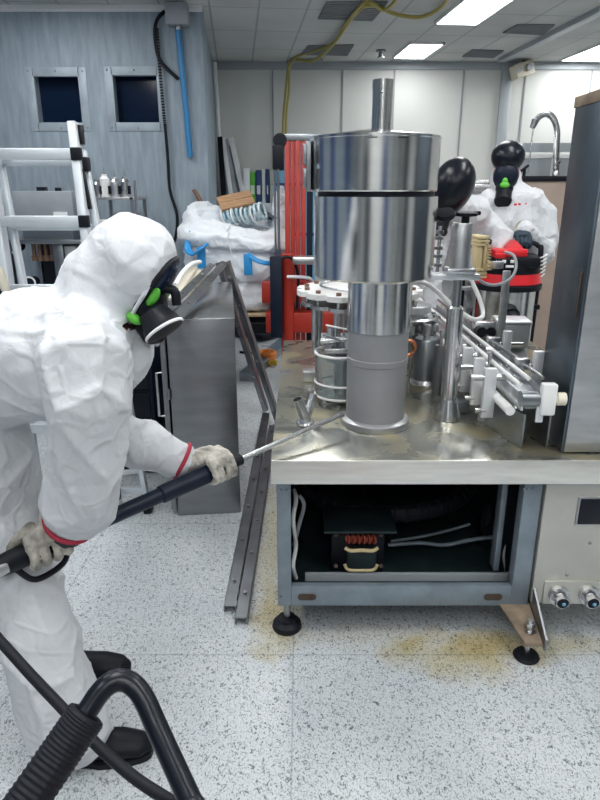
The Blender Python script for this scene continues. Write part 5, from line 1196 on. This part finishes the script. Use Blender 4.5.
# ------------------------------------------------------------------ the two workers behind the machine
def worker(name_label, hc, Fd, Ud, trunk, arms, legs, hand_specs, dome, vox=.011, seed=3., hs=1.0):
    Rt = Fd.cross(Ud).normalized(); Ud = Rt.cross(Fd).normalized(); M = Matrix((Rt, Fd, Ud)).transposed()
    def forms(k):
        g = G(); g.chain([(V(p), a*k, b*k, u) for p, a, b, u in trunk])
        for ch in arms+legs: g.chain([(V(p), a*k, b*k, Xv if abs(u) < .5 else Yv) for p, a, b, u in ch])
        return g
    g = forms(.74); head_forms(g, hc, Fd, Ud, hs)
    g.chain([(hc-Ud*.06, .05, .05, Rt), (V(trunk[-1][0]), .06, .06, Rt)])
    p = fused('person', fuse(g, .016, 3), 'skin'); p['label'] = name_label; p['category'] = 'person'
    g = forms(1.0)
    g.sph(hc-Fd*.045-Ud*.05, 1, (.10*hs, .09*hs, .12*hs), rot=M); g.chain([(hc-Ud*.08-Fd*.04, .085, .085, Rt), (V(trunk[-1][0]), .10, .10, Rt)])
    fa = folds(.014, 6.5, seed, (1.2, 1, .8)); fb = folds(.004, 16, seed+2)
    s = fused('coverall', fuse(g, vox, 4, lambda q, n: fa(q, n)+fb(q, n)), 'coverall_far', p)
    dome_c, dr = dome
    h = part('helmet', G().sph(dome_c, 1, dr, rot=M, n=32), 'black_gloss', p)
    v = part('visor', G().sph(hc+Fd*.05+Ud*.0, 1, (.078*hs, .055*hs, .088*hs), rot=M), 'navy', p)
    r = part('respirator', G().sph(hc+Fd*.09-Ud*.065, 1, (.055*hs, .045*hs, .05*hs), rot=M).cyl(hc+Fd*.10-Ud*.085, hc+Fd*.16-Ud*.12, .05*hs), 'black', p)
    part('green_body', G().sph(hc+Fd*.125-Ud*.035, 1, (.030*hs, .022*hs, .020*hs), rot=M).sph(hc+Fd*.112-Ud*.015, 1, (.018*hs, .016*hs, .022*hs), rot=M), 'green', r)
    part('filter', G().lathe([(.052*hs, 0), (.055*hs, .01), (.05*hs, .025), (.001, .026)], hc+Fd*.155-Ud*.115, axis=Fd-Ud*.6, n=28), 'rubber', r)
    for (w, c, d, nr, up, rv) in hand_specs:
        w, c, d, nr, up = V(w), V(c), V(d).normalized(), V(nr).normalized(), V(up).normalized()
        fused('glove', glove(w, (c+up*.04-w).normalized(), c, d, nr, up, 'x', .05, rev=rv, s=1.15, fr=.0105), 'glove_blue', p)
        part('glove_cuff', G().chain([(w-(c-w).normalized()*.035, .054, .05, d), (w+(c-w).normalized()*.015, .056, .052, d)]), 'glove_leather', p)
    for l in legs:
        a = V(l[-1][0]); f = V((Fd.x, Fd.y, 0)).normalized()
        me, ff, ss, LL = shoe(V((a.x, a.y, 0))-f*.08, V((a.x, a.y, 0))+f*.19); fused('shoe', me, 'black', p)
    return p, s
WY = 4.28
h = at(506, 175, WY); bx = at(516, 230, WY).x-.055
vh = V((hx-.03, VY+.10, vz(246)))
gx_ = at(526, 243, 4.0); 
arms = [[((bx+.13, WY, 1.48), .09, .10, 0), ((bx+.225, WY-.0, 1.40), .085, .085, 0), ((bx+.25, WY-.02, 1.25), .078, .08, 0), ((bx+.22, WY-.10, 1.16), .072, .072, 0), ((gx_.x+.01, VY+.17, gx_.z+.08), .058, .056, 0)],
        [((bx-.13, WY, 1.48), .09, .10, 0), ((bx-.215, WY, 1.40), .085, .085, 0), ((bx-.225, WY-.02, 1.22), .078, .08, 0), ((bx-.20, WY-.06, 1.05), .07, .07, 0), ((bx-.17, WY-.14, .88), .056, .054, 0)]]
legs = [[((bx+.09, WY, .95), .13, .14, 0), ((bx+.10, WY, .5), .11, .115, 0), ((bx+.11, WY, .10), .105, .11, 0)], [((bx-.09, WY, .95), .13, .14, 0), ((bx-.10, WY, .5), .11, .115, 0), ((bx-.11, WY, .10), .105, .11, 0)]]
trunk = [((bx, WY, .86), .18, .14, Xv), ((bx, WY, 1.02), .19, .15, Xv), ((bx, WY, 1.2), .19, .15, Xv), ((bx-.0, WY, 1.38), .205, .145, Xv), ((bx-.0, WY, 1.50), .17, .11, Xv), ((h.x+.02, WY+.02, 1.57), .09, .085, Xv)]
gc = V((gx_.x-.02, VY+.117, vz(246)-.002))
wk, st_ = worker('person in white coverall standing upright behind the red vacuum, wearing black helmet', h, V((-.30, -.92, -.22)).normalized(), V((-.05, -.2, 1)), trunk, arms, legs,
    [((gx_.x+.005, VY+.185, gc.z+.06), gc, (1, -.1, 0), (0, -1, -.2), (0, .1, 1), -1), ((bx-.165, WY-.16, .85), (bx-.15, WY-.20, .78), (.5, -.8, 0), (.7, .5, 0), (-.7, -.4, .2), 1)],
    (at(508, 156.5, WY), (.104, .112, .095)), seed=5.)
for k, px in enumerate((515.5, 519.5, 526)):
    c = at(px, 204.5-k*.4, WY-.158); part('chest_print', G().box(c, ((.018, .016, .008)[k], .006, (.012, .012, .010)[k]), b=.002), 'red_bright', st_)
# bending worker, left
WY2 = 4.0
h2 = at(449, 197, 3.82); b2 = at(463, 250, WY2)
arms = [[((b2.x+.13, WY2+.02, 1.36), .09, .09, 0), ((b2.x+.20, WY2-.04, 1.28), .088, .088, 0), ((b2.x+.19, WY2-.10, 1.12), .08, .08, 0), ((b2.x+.17, WY2-.10, .98), .07, .07, 0), ((b2.x+.14, WY2-.12, .86), .056, .054, 0)],
        [((b2.x-.12, WY2, 1.36), .09, .09, 0), ((b2.x-.19, WY2-.05, 1.28), .088, .088, 0), ((b2.x-.22, WY2-.10, 1.14), .08, .08, 0), ((b2.x-.21, WY2-.12, 1.0), .07, .07, 0), ((b2.x-.18, WY2-.14, .86), .056, .054, 0)]]
legs = [[((b2.x+.09, WY2+.28, .92), .13, .14, 0), ((b2.x+.10, WY2+.22, .5), .11, .115, 0), ((b2.x+.11, WY2+.24, .10), .105, .11, 0)], [((b2.x-.09, WY2+.28, .92), .13, .14, 0), ((b2.x-.10, WY2+.22, .5), .11, .115, 0), ((b2.x-.11, WY2+.24, .10), .105, .11, 0)]]
trunk = [((b2.x, WY2+.28, .88), .18, .14, Xv), ((b2.x, WY2+.24, 1.02), .19, .15, Xv), ((b2.x, WY2+.14, 1.2), .19, .15, Xv), ((b2.x, WY2+.05, 1.34), .20, .145, Xv), ((b2.x-.02, WY2-.03, 1.42), .16, .115, Xv), ((h2.x+.04, WY2-.08, 1.45), .09, .085, Xv)]
worker('person in white coverall bending down beside the tank, dark helmet towards camera', h2, V((-.20, -.80, -.56)).normalized(), V((.25, -.5, .8)), trunk, arms, legs,
    [((b2.x+.135, WY2-.125, .84), (b2.x+.12, WY2-.15, .76), (.5, -.8, 0), (-.7, -.5, 0), (.7, -.4, .2), -1), ((b2.x-.175, WY2-.145, .84), (b2.x-.16, WY2-.17, .76), (.5, -.8, 0), (.7, .5, 0), (-.7, -.4, .2), 1)],
    (at(452.5, 186, 3.80), (.118, .150, .165)), seed=8.)
